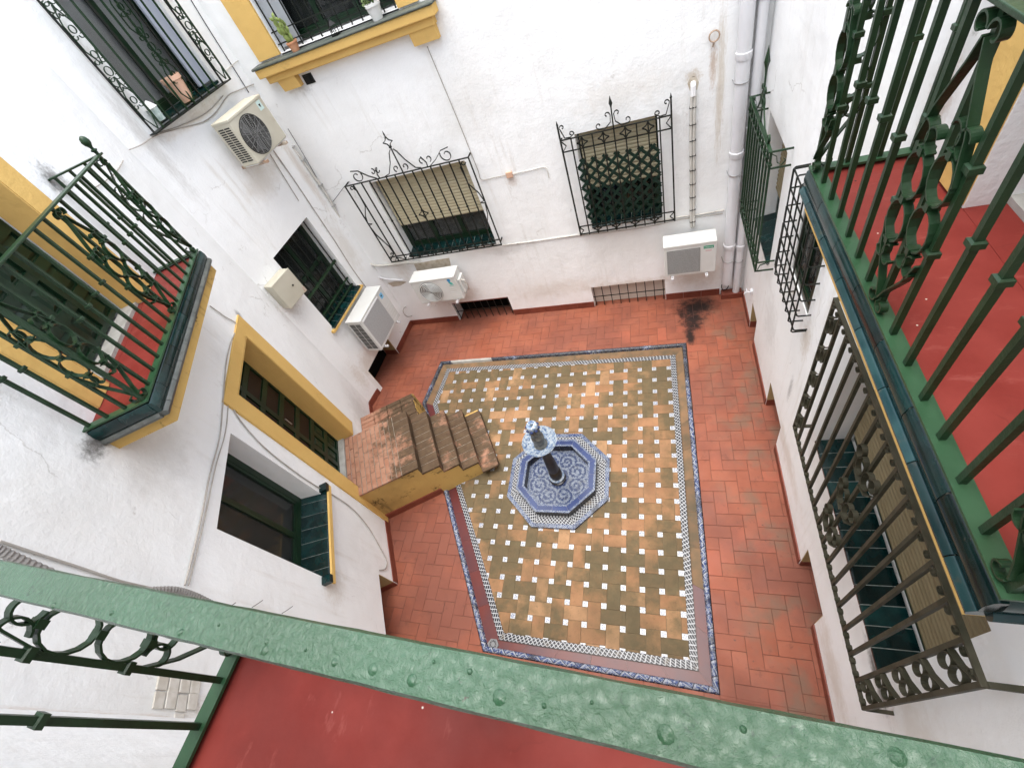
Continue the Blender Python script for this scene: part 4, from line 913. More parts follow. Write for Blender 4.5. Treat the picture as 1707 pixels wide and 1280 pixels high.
def balcony(w, xa, xb, label, t0, rail_mat_, rail_w=.05, rivets=False, tile=.20, finial=True, lip=None):
    t = thing('balcony', label, 'balcony', w, (xa + xb) / 2, 0, 3.80, 'balconies')
    FZ = 4.045; y0 = -.46; yr = -.428
    sl = lambda e, z: [(xa + e, y0 + e, z), (xb - e, y0 + e, z), (xb - e, -.001, z), (xa + e, -.001, z)]
    part(M().loft([sl(.075, 3.80), sl(.022, 3.835), sl(.022, 3.925), sl(.03, 3.926), sl(.03, FZ - .02)]), 'slab', MAT['ochre_old'] if lip else MAT['ochre'], t)
    part(M().box(xa + .03, xb - .03, y0 + .03, -.001, FZ - .019, FZ), 'floor', MAT['redfloor'], t)
    for lo, hi, yo, z0, z1, mt, ph in ((0, 0, 0, 3.965, 4.052, MAT['gtile'], 0), (0, 0, .012, 3.922, 3.9635, lip or MAT['gtile2'], .5)):
        def piece(p, q, nx, ny):      # bullnose piece from p to q, outward (nx, ny)
            prof = [(.030, z0), (-yo + .004, z0), (-yo, z0 + .006), (-yo - .004, (z0 + z1) / 2), (-yo + .003, z1 - .008), (-yo + .012, z1), (.030, z1)]
            part(M().loft([[(pp[0] - nx * e, pp[1] - ny * e, z) for e, z in prof] for pp in (p, q)]), 'edge_tile', mt, t, smooth=True)
        L = xb - xa; n = round(L / tile)
        for k in range(n + (1 if ph else 0)):
            a, b = max(0, (k - ph) * L / n), min(L, (k + 1 - ph) * L / n); piece((xa + a + .002, y0), (xa + b - .002, y0), 0, -1)
        for xx, nx in ((xa, -1), (xb, 1)):
            for k in range(2): 
                ya, yb = y0 + .032 + k * .212, y0 + .032 + (k + 1) * .212 - .002
                piece((xx, ya), (xx, yb), nx, 0)
    part(M().box(xa + .004, xb - .004, y0 + .0045, y0 + .0295, 3.9225, 4.043), 'grout_bed', MAT['darkgrout'], t)
    SM = MAT['strip']; bz = 4.064
    part(M().box(xa + .006, xb - .006, yr - .026, yr + .030, bz, bz + .012), 'base_rail', SM, t); 
    for a, b in ((xa + .006, xa + .058), (xb - .058, xb - .006)): part(M().box(a, b, yr + .031, -.001, bz, bz + .012), 'base_rail', SM, t)
    for k in range(5):
        for yy in (yr,): part(M().box(xa + .2 + k * (xb - xa - .4) / 4 - .012, xa + .2 + k * (xb - xa - .4) / 4 + .012, yy - .01, yy + .01, FZ - .001, bz + .001), 'foot', SM, t)
    z0, z1 = bz + .012, t0 - .008; IM = MAT['iron']; n = 14; s = (xb - xa - .064) / n
    xs = [xa + .032 + k * s for k in range(n + 1)]
    for k, x in enumerate(xs):
        vbar(t, x, yr, z0, z1, .019 if k not in (0, n) else .022, IM, () if k in (0, 7, n) else ((z0 + .48,) if k not in (1, 6, 8, n - 1) else (z0 + .34, z0 + .60)))
    cluster(t, 'x', xs[7], s, z0, z1, yr - .012, IM)
    cluster(t, 'x', xs[0], s, z0, z1, yr - .012, IM, 1); cluster(t, 'x', xs[n], s, z0, z1, yr - .012, IM, -1)
    for xx in (xs[0], xs[n]):
        for k in range(1, 4): vbar(t, xx, yr + k * .128, z0, z1, .019, IM, (z0 + .48,) if k != 1 else (z0 + .34, z0 + .60))
        cluster(t, 'y', yr, .128, z0, z1, xx, IM, 1)
    hw = rail_w / 2; yc = yr - .006
    if rivets: # the hand-painted rail: subdivided so its edges can waver
        m = M(); nn = 60; ringz = []
        for k in range(nn + 1):
            x = xa + .006 + (xb - xa - .012) * k / nn; j = lambda a: random.uniform(-a, a)
            ringz.append([(x, yc - hw + j(.0005), t0 - .004), (x, yc - hw + .003 + j(.0005), t0 + .006 + j(.0006)), (x, yc + j(.002), t0 + .0075 + j(.0008)), (x, yc + hw - .003 + j(.0005), t0 + .006 + j(.0006)), (x, yc + hw + j(.0005), t0 - .004), (x, yc + hw - .003, t0 - .009), (x, yc - hw + .003, t0 - .009)])
        part(m.loft([list(reversed(r)) for r in ringz]), 'handrail', rail_mat_, t, smooth=True)
        for x, yo, r in RIV:
            part(M().lathe([(r * 1.2, -.001), (r * .95, .0006), (r * .70, .0018), (r * .40, .0028), (.0004, .0031)], (x, yc + yo, t0 + .0062), 10), 'rivet', rail_mat_, t, smooth=True)
    else:
        part(M().box(xa + .006, xb - .006, yc - hw, yc + hw, t0 - .008, t0 + .006), 'handrail', rail_mat_, t, bevel=.003)
    for xx in (xs[0], xs[n]): part(M().box(xx - hw * .8, xx + hw * .8, yc + hw + .001, -.0005, t0 - .0075, t0 + .0055), 'handrail', rail_mat_, t, bevel=.003)
    if finial:
        for xx in (xs[0], xs[n]): part(M().lathe([(.012, 0), (.014, .02), (.024, .028), (.024, .034), (.011, .042), (.013, .055), (.028, .078), (.032, .098), (.024, .122), (.006, .136)], (xx, yc, t0 + .006), 14), 'finial', IM, t, smooth=True)
    return t
def own(u, v):                             # rivet position on the pale rail from its place in the photo
    p = onz(u, v, 5.034); a, X, Y = FR['N']; return float(np.dot(p - a, X)), float(np.dot(p - a, Y))
RIV = []
for u, v, r in ((295, 1052, .006), (437, 1082, .008), (440, 1068, .005), (553, 1102, .006), (618, 1113, .009), (683, 1132, .008), (780, 1118, .004), (830, 1160, .010), (1110, 1222, .010), (82, 1008, .006), (180, 1020, .005), (1500, 1262, .008), (360, 1040, .003), (905, 1175, .004), (985, 1170, .003), (1240, 1215, .004), (720, 1102, .003), (505, 1082, .003)):
    x, yv = own(u, v); RIV.append((x, max(-.02, min(.02, yv + .434)), r * .78))
balcony('L1', -3.46, -1.44, 'green railed balcony with round finials in front of the dark panelled door', 4.975, MAT['iron'], lip=MAT['lip'])
balcony('R', 3.49, 5.51, 'balcony edged in glazed green tiles above the long faded grille', 4.99, MAT['iron'], tile=.29)
balcony('N', .71, 2.73, 'red floored balcony with a lumpy pale green painted handrail', 5.022, MAT['rail'], .052, True, finial=False)
# ================================================================ brick steps
t = thing('brick_steps', 'worn brick steps with yellow sides leading up to the door', 'steps', 'L1', -1.8, .9, 0)
SB = MAT['stairbrick']; xn, xs_ = -1.27, -2.34
RZ = .162; nos = [.885, 1.135, 1.36, 1.595, 1.83]; zs = [.81, .648, .486, .324, .162]
def ochre_body(d0, d1, z1, name='plaster_body', xa=None, xb=None): part(M().box(xb if xb is not None else xs_ + .012, xa if xa is not None else xn - .012, -d1 + .018, -d0, -.02, z1), name, MAT['ochre_old'], t)
ochre_body(.0015, .885, .775)
for k in range(1, 5): ochre_body(nos[k - 1] - .0175, nos[k], zs[k] - .035)
br = random.Random(11)
SMO = simple('stair_mortar', (.27, .225, .175), (.12, .095, .07), 12, .95)
part(M().box(xs_ + .004, xn - .004, -.893, -.004, .7755, .8035), 'mortar', SMO, t)
for k in range(1, 5): part(M().box((xs_ if k < 4 else xs_ - .08) + .005, xn - .065, -nos[k] - .004, -nos[k - 1] + .010, zs[k] - .0345, zs[k] - .0065), 'mortar', SMO, t)
def brick(x0, x1, d0, d1, z, th=.034):
    dz = br.uniform(-.0025, .0025); e = br.uniform(0, .004)
    part(M().bevbox(x0 + .003, x1 - .003, -d1 + .003 + e, -d0 - .003, z - th, z + dz, .005), 'brick', SB, t)
for rr in range(2):
    x = -2.187 - (.1 if rr else 0)
    while x < -1.253:
        a, b = max(x, -2.187), min(x + .26, -1.253)
        if b - a > .03: brick(a, b, -.129 + rr * .0665, -.129 + (rr + 1) * .0665, .81, .018)
        x += .26
# landing: running courses parallel to the wall, soldier course on the edge
d = .004
for r in range(9):
    w = .0725; x = xs_ + .0 - (.0 if r % 2 else .13); 
    while x < xn:
        a, b = max(x, xs_), min(x + .26, xn)
        if b - a > .03: brick(a, b, d, d + w, .81)
        x += .26
    d += w
n = 8; 
for k in range(n): brick(xs_ + k * (xn - xs_) / n, xs_ + (k + 1) * (xn - xs_) / n, d, .90, .81)
d_in = .0
for s in range(1, 5):
    n = 8 if s < 4 else 9; xa, xb = (xs_, xn - .03) if s < 4 else (xs_ - .08, xn - .06)
    for k in range(n): brick(xa + k * (xb - xa) / n, xa + (k + 1) * (xb - xa) / n, nos[s - 1] - .017, nos[s] + .012, zs[s])
    for k in range(5):                       # riser bricks
        a = xs_ + .013 + k * (xn - xs_ - .026) / 5; b = a + (xn - xs_ - .026) / 5
        part(M().box(a + .002, b - .002, -nos[s - 1] + .0175 - .016, -nos[s - 1] + .0172, zs[s] + .001, zs[s - 1] - .037), 'riser_brick', SB, t)
for k in range(5):
    a = xs_ + .013 + k * (xn - xs_ - .026) / 5; part(M().box(a + .002, a + (xn - xs_ - .026) / 5 - .002, -1.83 + .0175 - .016, -1.83 + .0172, .003, .125), 'riser_brick', SB, t)
# lower brick ledge against the far side of the landing, ragged yellow end
part(M().box(-1.281, -.665, -.955, -.0015, -.02, .465), 'plaster_body', MAT['ochre_old'], t)
for r in range(7):
    a = -1.264 + r * .0855
    for k in range(4): brick(a, a + .0855, .004 + k * .24, .004 + (k + 1) * .24 + (br.uniform(-.03, .012) if k == 3 else 0), .50)
for k in range(4): 
    x = -.70 - k * .13; part(M().loft([[(x, -.968, .30), (x - .12, -.968, .30), (x - .12, -.956, .30), (x, -.956, .30)], [(x - .045, -.968, .56 - .02 * k), (x - .06, -.968, .56 - .02 * k), (x - .06, -.956, .56 - .02 * k), (x - .045, -.956, .56 - .02 * k)]][::-1]), 'plaster_flake', MAT['ochre_old'], t)
for k in range(3): part(M().box(xs_ - .0025, xs_ + .0115, -.02 - (k + 1) * .30 + .002, -.02 - k * .30, -.004, .125), 'skirting_tile', MAT['skirt'], t)
# ================================================================ fountain
fx, fy = FC
t = thing('fountain', 'octagonal blue and white tiled fountain with a small dish on a column', 'fountain', xy=(fx, fy, 0))
def octo(a, rot=0.0):
    R = a / math.cos(math.pi / 8); return [(fx + R * math.cos(math.pi / 8 + k * math.pi / 4), fy + R * math.sin(math.pi / 8 + k * math.pi / 4)) for k in range(8)]
def oct_ring(a0, z0, a1, z1, name, mat, cuts=3, w=.1):   # tiles between two octagons
    O, I = octo(a0), octo(a1)
    for e in range(8):
        p, q, r, s = O[e], O[(e + 1) % 8], I[(e + 1) % 8], I[e]; lerp = lambda u, v, k: (u[0] + (v[0] - u[0]) * k, u[1] + (v[1] - u[1]) * k)
        L = math.hypot(q[0] - p[0], q[1] - p[1]); m = M()
        for k in range(cuts):
            k0, k1 = k / cuts + .0012 / L, (k + 1) / cuts - .0012 / L
            m = M().q((*lerp(p, q, k0), z0), (*lerp(p, q, k1), z0), (*lerp(s, r, k1), z1), (*lerp(s, r, k0), z1), uv=[(k0 * L, 0), (k1 * L, 0), (k1 * L, w), (k0 * L, w)])
            part(m, name, mat, t)
core = M().loft([[(x, y, z) for x, y in octo(a)] for a, z in ((.688, -.03), (.688, .034), (.534, .034), (.531, .034), (.531, .148), (.428, .148), (.428, .018), (.03, .018))]); part(core, 'core', MAT['grout'], t)
oct_ring(.692, -.02, .692, .037, 'step_tile', MAT['bluezig'], 3, .06); oct_ring(.692, .037, .640, .037, 'step_tile', MAT['bluezig'], 3, .05)
oct_ring(.640, .0372, .5345, .0372, 'lattice_tile', MAT['lattice'], 3, .111)
oct_ring(.5342, .037, .5342, .152, 'wall_tile', MAT['blacktile'], 2); oct_ring(.5342, .152, .508, .1525, 'edge_tile', MAT['bluezig'], 3, .03)
oct_ring(.508, .1525, .450, .1525, 'rim_tile', MAT['bluesolid'], 2); oct_ring(.450, .1525, .4248, .152, 'edge_tile', MAT['bluezig'], 3, .03)
oct_ring(.4245, .152, .4245, .020, 'wall_tile', MAT['blacktile'], 2)
m = M(); O = octo(.424); m.v = [(0, 0, .0005)] + [(x - fx, y - fy, .0005) for x, y in O]; m.f = [(0, k + 1, (k + 1) % 8 + 1) for k in range(8)]
o = part(m, 'basin_floor', MAT['swirl'], t); o.location = (0, 0, .021)
oct_ring(.4243, .0225, .395, .0225, 'edge_tile', MAT['bluezig'], 3, .03)
part(M().lathe([(.115, .02), (.115, .05), (.098, .058), (.090, .085), (.102, .093), (.098, .10), (.06, .105)], (fx, fy, 0), 24), 'column_base', MAT['blacktile'], t, smooth=True)
part(M().lathe([(.104, .093), (.107, .098), (.098, .1035)], (fx, fy, 0), 24), 'base_band', MAT['dish'], t, smooth=True)
part(M().lathe([(.078, .103), (.086, .15), (.084, .24), (.066, .27), (.074, .30), (.072, .45), (.062, .62), (.052, .80), (.062, .84), (.056, .87)], (fx, fy, 0), 20), 'column', MAT['darkcol'], t, smooth=True)
part(M().lathe([(.056, .862), (.10, .90), (.17, .955), (.205, 1.01), (.216, 1.04), (.210, 1.047), (.194, 1.03), (.15, .985), (.08, .955), (.045, .95)], (fx, fy, 0), 32), 'dish', MAT['dish'], t, smooth=True)
part(M().lathe([(.082, .95), (.086, .975), (.074, .99), (.062, 1.02), (.070, 1.05), (.078, 1.10), (.070, 1.13), (.075, 1.145), (.064, 1.16), (.058, 1.23), (.066, 1.245), (.058, 1.255), (.048, 1.30), (.046, 1.33)], (fx, fy, 0), 20), 'baluster', MAT['greyceramic'], t, smooth=True)
part(M().lathe([(.046, 1.32), (.064, 1.335), (.072, 1.36), (.066, 1.39), (.060, 1.40), (.040, 1.402), (.037, 1.394), (.022, 1.394), (.018, 1.375), (.012, 1.33)], (fx, fy, 0), 20), 'spout_cap', MAT['dish'], t, smooth=True)
for k in range(8):
    a = k * math.pi / 4; part(M().sphere((fx + .068 * math.cos(a), fy + .068 * math.sin(a), 1.342), .022, 8, 5), 'cap_lobe', MAT['bluesolid'], t, smooth=True)
# ================================================================ air conditioners
def ac(w, x0, x1, z0, z1, df, dep, label, style, body, logo, fan_x=None, legs=True):
    t = thing('air_conditioner', label, 'air conditioner', w, (x0 + x1) / 2, df - dep / 2, z0, 'outdoor air conditioning units')
    y0, y1 = -df, -df + dep; W, H = x1 - x0, z1 - z0
    part(M().box(x0, x1, y0, y1, z0, z1 - .012), 'body', body, t, bevel=.012)
    part(M().box(x0 - .006, x1 + .006, y0 - .006, y1 + .004, z1 - .028, z1 + .006), 'top_cover', body, t, bevel=.008)
    part(M().box(x0 + .01, x1 - .01, y0 + .02, y1 - .02, z0 - .012, z0 - .001), 'base_pan', MAT['acwhite'], t)
    if style in ('fan', 'rings'):
        fr = H * .405; fxx = x0 + W * .36; fz = z0 + H * .47; yy = y0 - .004
        part(M().loft([[(fxx + r * math.cos(a), yv, fz + r * math.sin(a)) for a in [-2 * math.pi * k / 32 for k in range(32)]] for r, yv in ((fr * 1.06, y0 + .002), (fr * 1.06, y0 - .006), (fr, y0 - .008), (fr * .99, y0 - .0005), (fr * .2, y0 - .0008))]), 'fan_well', MAT['acdark'], t)
        for k in range(3):
            a = k * 2.1 + .3; q = lambda r, b: (fxx + r * math.cos(a + b), fz + r * math.sin(a + b))
            part(M().q(*[(p[0], y0 - .0022 + .0008 * i, p[1]) for i, p in enumerate((q(fr * .22, -.3), q(fr * .88, -.5), q(fr * .9, .25), q(fr * .22, .5)))]), 'fan_blade', simple('fan_grey', (.10, .10, .10), None), t)
        gm = body if style == 'rings' else MAT['acmesh']
        nr = 7 if style == 'rings' else 12
        m = M()
        for k in range(1, nr + 1):
            r = fr * k / nr; m.tube([(fxx + r * math.cos(2 * math.pi * i / 32), yy - .006, fz + r * math.sin(2 * math.pi * i / 32)) for i in range(33)], .0075 if style == 'rings' else .0022, 4, False)
        for k in range(4 if style == 'rings' else 16):
            a = k * 2 * math.pi / (4 if style == 'rings' else 16); m.tube([(fxx + fr * .1 * math.cos(a), yy - .008, fz + fr * .1 * math.sin(a)), (fxx + fr * math.cos(a), yy - .004, fz + fr * math.sin(a))], .0025, 4)
        if style == 'fan':
            for k in range(5): xx = fxx - fr * .7 + k * fr * .35; h = math.sqrt(max(.01, 1 - ((xx - fxx) / fr) ** 2)) * fr; m.box(xx - .004, xx + .004, yy - .011, yy - .007, fz - h, fz + h)
        part(m, 'fan_grille', gm, t)
    else:                                   # flat mesh panel
        a, b = (x0 + W * .06, x0 + W * .70) if style == 'panel' else (x0 + W * .05, x0 + W * .74)
        part(M().box(a, b, y0 - .006, y0 - .0005, z0 + H * .08, z1 - H * (.14 if style == 'panel' else .10)), 'mesh_panel', MAT['acmesh'] if style == 'panel' else simple('grey_louvre_panel', (.40, .41, .41), (.34, .35, .35), 40, .45), t, bevel=.003)
        if style == 'panel':
            for k in range(22):
                zz = z0 + H * .10 + k * H * .76 / 22; part(M().box(a + .006, b - .006, y0 - .0085, y0 - .0062, zz, zz + .004), 'mesh_wire', simple('mesh_wire', (.42, .42, .41), None) if k == 0 else D.materials['mesh_wire'], t)
        else: part(M().box(x0 + W * .05, x0 + W * .74, y0 - .010, y0 - .0005, z1 - H * .095, z1 - H * .06), 'lip', MAT['whiteprint'], t)
    # side louvres (left flank, towards the courtyard light) and right-hand louvres
    rows, cols = (16, 2) if style == 'fan' else (7, 2)
    for c in range(cols):
        for r in range(rows):
            ya = y0 + .045 + c * (dep - .07) / cols; yb = ya + (dep - .07) / cols - .012; za = z0 + .05 + r * (H - .11) / rows; zb = za + (H - .11) / rows - (.010 if style == 'fan' else .006)
            if style in ('fan', 'louvre'): part(M().box(x0 - .0022, x0 - .0002, ya, yb, za, zb), 'side_slot', MAT['acdark'] if style == 'fan' else simple('slot_grey', (.09, .09, .085), None) if (c, r) == (0, 0) else (MAT['acdark'] if style == 'fan' else D.materials['slot_grey']), t)
    if style in ('rings', 'louvre'):
        for r in range(6): part(M().box(x1 - W * .22, x1 - W * .03, y0 - .003, y0 - .0002, z0 + H * .10 + r * H * .085, z0 + H * .10 + r * H * .085 + .006), 'louvre', body, t)
    # logo plate
    lx, lz = x1 - W * .13, z1 - H * .17
    if logo == 'leaf':
        part(M().loft([[(lx - .04 + p[0], yv, lz + p[1]) for p in ((0, .03), (.03, .05), (.06, .045), (.065, .015), (.045, -.015), (.02, -.02))] for yv in (y0 - .0005, y0 - .003)]), 'logo', MAT['blueplastic'], t)
        part(M().loft([[(lx - .03 + p[0], yv, lz - .03 + p[1]) for p in ((0, .012), (.03, .018), (.06, -.005), (.075, -.03), (.05, -.04), (.02, -.03))] for yv in (y0 - .0005, y0 - .003)]), 'logo', MAT['tealplastic'], t)
        part(M().box(lx - .035, lx + .045, y0 - .002, y0 - .0005, lz - .095, lz - .085), 'logo', MAT['tealplastic'], t)
    elif logo == 'triangle':
        part(M().box(lx - .045, lx + .035, y0 - .0025, y0 - .0004, lz - .05, lz + .05), 'logo_plate', simple('pale_logo_plate', (.55, .70, .66) if style == 'fan' else (.20, .50, .75), None), t)
        part(M().loft([[(p[0], yv, p[1]) for p in ((lx - .030, lz + .015), (lx - .005, lz - .025), (lx + .005, lz + .018))] for yv in (y0 - .0026, y0 - .0042)]), 'logo', MAT['blackplastic'], t)
    elif logo == 'label':
        part(M().box(lx - .075, lx + .055, y0 - .0025, y0 - .0004, lz - .018, lz + .028), 'label_plate', MAT['greenlabel'], t)
        cu = D.curves.new('label_text', 'FONT'); cu.body = 'Hisense'; cu.size = .034; cu.align_x = 'CENTER'; cu.align_y = 'CENTER'; cu.extrude = .0004
        o = D.objects.new('label_text', cu); dg = None; C.objects.link(o); bpy.context.view_layer.update()
        me = D.meshes.new_from_object(o.evaluated_get(bpy.context.evaluated_depsgraph_get())); D.objects.remove(o); me.materials.clear(); me.materials.append(MAT['whiteprint'])
        o = part(me, 'label_text', None, t); o.rotation_euler = (math.pi / 2, 0, 0); o.location = Vector((lx - .01, y0 - .0034, lz + .005)) - Vector(ORG[t.name])
        part(M().box(lx - .05, lx + .03, y0 - .0015, y0 - .0003, lz - .065, lz - .045), 'label_plate', simple('pink_sticker', (.60, .42, .42), None), t)
    # brackets
    for xx in (x0 + W * .15, x1 - W * .17):
        b = part(M().box(xx - .018, xx + .018, y0 - .05, -.001, z0 - .046, z0 - .014), 'bracket', MAT['pvc'] if style != 'fan' else MAT['rust'], t)
        part(M().lathe([(.013, -.01), (.013, .006)], (xx, y0 - .030, z0 - .012), 8), 'bolt', MAT['chrome'], b)
    if style == 'rings':
        part(M().box(x1 + .0005, x1 + .05, y0 + .06, y1 - .04, z0 + .08, z1 - .12), 'valve_cover', body, t, bevel=.012); part(M().tube([(x1 + .052, y0 + .10, z1 - .16), (x1 + .09, y0 + .12, z1 - .19), (x1 + .10, y0 + .14, z0 + .2), (x1 + .05, y0 + .2, z0 + .03), (x1 - .02, y1, z0 - .02), (x1 - .1, -.02, z0 - .03)], .012, 6), 'hose', MAT['cablew'], t, smooth=True)
    return t
ac('B', .80, 1.655, .86, 1.36, .40, .29, 'white unit with concentric fan rings and a blue-green leaf emblem', 'rings', MAT['acwhite'], 'leaf')
ac('B', 4.975, 5.665, .81, 1.345, .385, .26, 'white unit with a grey mesh panel and a green label', 'panel', MAT['acwhite'], 'label')
ac('L2', -1.11, -.43, 3.985, 4.50, .40, .27, 'cream unit high on the narrow wall with slotted flank and round fan', 'fan', MAT['accream'], 'triangle')
ac('L2', -1.40, -.55, .80, 1.505, .395, .30, 'large unit below the small window, close to the floor, with a flat louvred front', 'louvre', MAT['acwhite'], 'triangle')
# ================================================================ pipes, cables, boxes
def onpath(w, pts, d=.012): return [(lambda q: (q[0], -(p[2] if len(p) > 2 else d), q[1]))(loc(w, p[0], p[1], p[2] if len(p) > 2 else d)) for p in pts]
def smooth_path(P, k=4):
    out = []; n = len(P)
    for i in range(n - 1):
        p0, p1, p2, p3 = P[max(0, i - 1)], P[i], P[i + 1], P[min(n - 1, i + 2)]
        for s in range(k):
            u = s / k; out.append(tuple(.5 * (2 * b + (c - a) * u + (2 * a - 5 * b + 4 * c - d_) * u * u + (-a + 3 * b - 3 * c + d_) * u ** 3) for a, b, c, d_ in zip(p0, p1, p2, p3)))
    return out + [P[-1]]
def cable(w, pts, r, label, mat, d=.012, name='cable', cat='cable', clips=0):
    P = smooth_path(onpath(w, pts, d)); e = P[-1]
    if not clips: return wallpart(M().tube(P, r, 6), name, mat, label, cat, w, (e[0], -e[1], e[2]), 'cables on the walls', True)
    t = thing(name, label, cat, w, e[0], -e[1], e[2], 'cables on the walls'); part(M().tube(P, r, 6), 'sheath', mat, t, True)
    for k in range(clips):
        p = P[int((k + .5) * len(P) / clips)]; part(M().box(p[0] - r * 1.6, p[0] + r * 1.6, p[1] - r * 1.3, -.0005, p[2] - .006, p[2] + .006), 'clip', MAT['chrome'], t)
    return t
def pipe(w, x, d, r, z0, z1, label, zc):
    t = thing('downpipe', label, 'pipe', w, x, d, z0, 'downpipes'); part(M().lathe([(r, z0), (r, z1)], (x, -d, 0), 20), 'pipe', MAT['pvc'], t, smooth=True)
    for z in zc:
        part(M().lathe([(r + .008, z - .035), (r + .010, z - .03), (r + .010, z + .03), (r + .002, z + .035)], (x, -d, 0), 20), 'socket', MAT['pvc'], t, smooth=True)
        part(M().tube([(x + (r + .006) * math.cos(a), -d + (r + .006) * math.sin(a), z - .25) for a in [math.pi * (1 + k / 10) for k in range(11)]] , .006, 5), 'pipe_clip', MAT['chrome'], t)
        part(M().tube([(x - r - .006, -d, z - .25), (x - r - .012, -.001, z - .25)], .005, 5), 'clip_pin', MAT['chrome'], t)
pipe('B', 5.865, .085, .072, .30, TOP - .1, 'thick white downpipe ending above the floor on the back wall', (1.0, 2.35, 3.4, 4.6))
pipe('B', 6.01, .07, .050, .10, TOP - .1, 'thinner white downpipe standing on a block in the corner', (.95, 2.6, 4.1))
o = wallpart(M().box(5.80, 6.095, -.13, -.002, -.004, .098), 'pipe_plinth', MAT['skirt'], 'small dark red block under the corner downpipe', 'plinth', 'B', (5.95, .06, 0), bevel=.006)
cable('B', [(1212, 462, .05), (1203, 476, .06), (1206, 484, .04), (1214, 478, .05), (1211, 465, .05)], .007, 'short black cable loop hanging from the thick downpipe', MAT['blackplastic'], .05)
# white trunking with ties, and its hole
e = loc('B', 1155, 160)
t = thing('pipe_run', 'pale insulated pipe with ties dropping from a hole to the mesh fronted unit', 'pipe', 'B', 5.375, .03, 1.35)
P = [(5.38, .0, 3.225), (5.38, -.03, 3.20), (5.378, -.035, 3.1), (5.37, -.03, 2.6), (5.375, -.03, 2.0), (5.37, -.03, 1.6), (5.375, -.03, 1.36)]
part(M().tube([P[0], P[1], P[2]], .030, 8), 'wrapped_end', MAT['whiteprint'], t, smooth=True)
for dx in (-.017, .017): part(M().tube([(p[0] + dx, p[1], p[2]) for p in P[2:]], .017, 8), 'tube', MAT['cablew'], t, smooth=True)
for k in range(9): z = 1.45 + k * .19; part(M().box(5.337, 5.412, -.05, -.010, z, z + .008), 'tie', MAT['blackplastic'], t)
wallpart(M().lathe([(.045, -.004), (.038, -.0005)], (0, 0, 0), 14), 'x', MAT['dark'], 'x', 'hole', 'B', (0, 0, 0)); ob = D.objects[-1] if False else C.objects[-1]
ob = [o for o in C.objects if o.name == 'x'][0]; ob.name = 'wall_hole'; ob['label'] = 'dark round hole in the wall where the pale pipe emerges'; ob.location = to_world('B', 5.38, .001, 3.245); ob.rotation_euler = (math.pi / 2, 0, math.atan2(FR['B'][1][1], FR['B'][1][0]))
cable('B', [(838, 409), (900, 401), (1000, 386), (1060, 376), (1125, 363), (1170, 357), (1207, 350)], .009, 'pale cable running level along the wall below both grilles', MAT['cablew'], clips=6)
cable('B', [(905, 400), (1000, 389), (1080, 378), (1135, 366), (1170, 361), (1205, 356)], .006, 'thin grey cable sagging just under the level pale cable', MAT['cable'])
cable('B', [(712, 78), (740, 145), (765, 205), (785, 255), (797, 285), (803, 300), (825, 296), (850, 291)], .005, 'thin grey cable dropping from the yellow corbel to a square box', MAT['cable'])
cable('B', [(850, 291), (880, 285), (905, 279), (912, 284), (915, 297)], .006, 'short hooked conduit beside the square box', MAT['cablew'])
cable('B', [(700, 437), (660, 440), (632, 443), (610, 437), (596, 420), (577, 388), (560, 352), (540, 318), (515, 282), (495, 255), (482, 240)], .020, 'thick pale pipe bundle bending from the ringed fan unit up the corner', MAT['cablew'], .03, clips=9)
cable('B', [(640, 466), (615, 452), (598, 438), (588, 424), (565, 386), (545, 352), (520, 312), (500, 280)], .012, 'second pale pipe running up the corner beside the bundle', MAT['cablew'], .03)
cable('B', [(672, 467), (650, 466), (632, 462), (618, 452), (605, 440)], .016, 'white pipe curving from the ringed fan unit into the corner', MAT['pvc'], .04)
cable('B', [(480, 215), (510, 265), (535, 310), (545, 330), (545, 352), (548, 345), (560, 330), (575, 310), (582, 303)], .004, 'black wire looping from the corner to the crested grille', MAT['blackplastic'], .02)
cable('L2', [(455, 250), (490, 300), (520, 345), (560, 405), (590, 452), (620, 492)], .008, 'grey vertical cable beside the small barred window', MAT['cable'])
cable('L2', [(440, 240), (470, 290), (498, 335)], .006, 'short grey cable hanging below the cream unit', MAT['cable'])
cable('L2', [(215, 250), (235, 242), (262, 225), (300, 214), (340, 203), (362, 185), (380, 160), (400, 150), (425, 140)], .006, 'grey cable looping under the tall upper grille', MAT['cable'])
cable('L2', [(262, 222), (300, 210), (345, 188), (372, 160)], .005, 'thin cable sagging under the shelf of the upper grille', MAT['cable'])
cable('L2', [(318, 0), (350, 52), (390, 115), (415, 155)], .005, 'thin black wire dropping straight to the cream unit', MAT['blackplastic'])
cable('L2', [(360, 0), (385, 30), (405, 62), (428, 88)], .007, 'white cable by the yellow window surround', MAT['cablew'])
cable('L2', [(428, 88), (400, 100), (388, 108), (375, 120)], .006, 'white cable crossing the corner near the cream unit', MAT['cablew'])
cable('L1', [(205, 268), (195, 285), (178, 300), (160, 312)], .005, 'thin grey cable end passing behind the balcony finial', MAT['cable'])
cable('L1', [(350, 510), (375, 528), (395, 542), (385, 570), (378, 600), (374, 640), (371, 680), (366, 730), (350, 790), (338, 850), (322, 920), (308, 975)], .006, 'pair of grey cables falling down the yellow door surround', MAT['cable'])
cable('L1', [(395, 542), (392, 570), (386, 620), (381, 668), (376, 720), (360, 775), (345, 845), (330, 910), (314, 975)], .005, 'second grey cable twisted beside the door surround', MAT['cable'])
cable('L1', [(385, 672), (400, 700), (440, 745), (490, 785), (530, 812), (560, 828), (590, 850), (615, 880), (635, 915), (645, 935), (642, 948), (632, 950)], .007, 'grey cable sagging between the door surround and the glazed window', MAT['cable'])
cable('L1', [(0, 902, .01), (60, 922, .01), (140, 948, .01), (200, 968, .01), (262, 982, .01)], .007, 'thin grey cable above the corrugated tube', MAT['cable'])
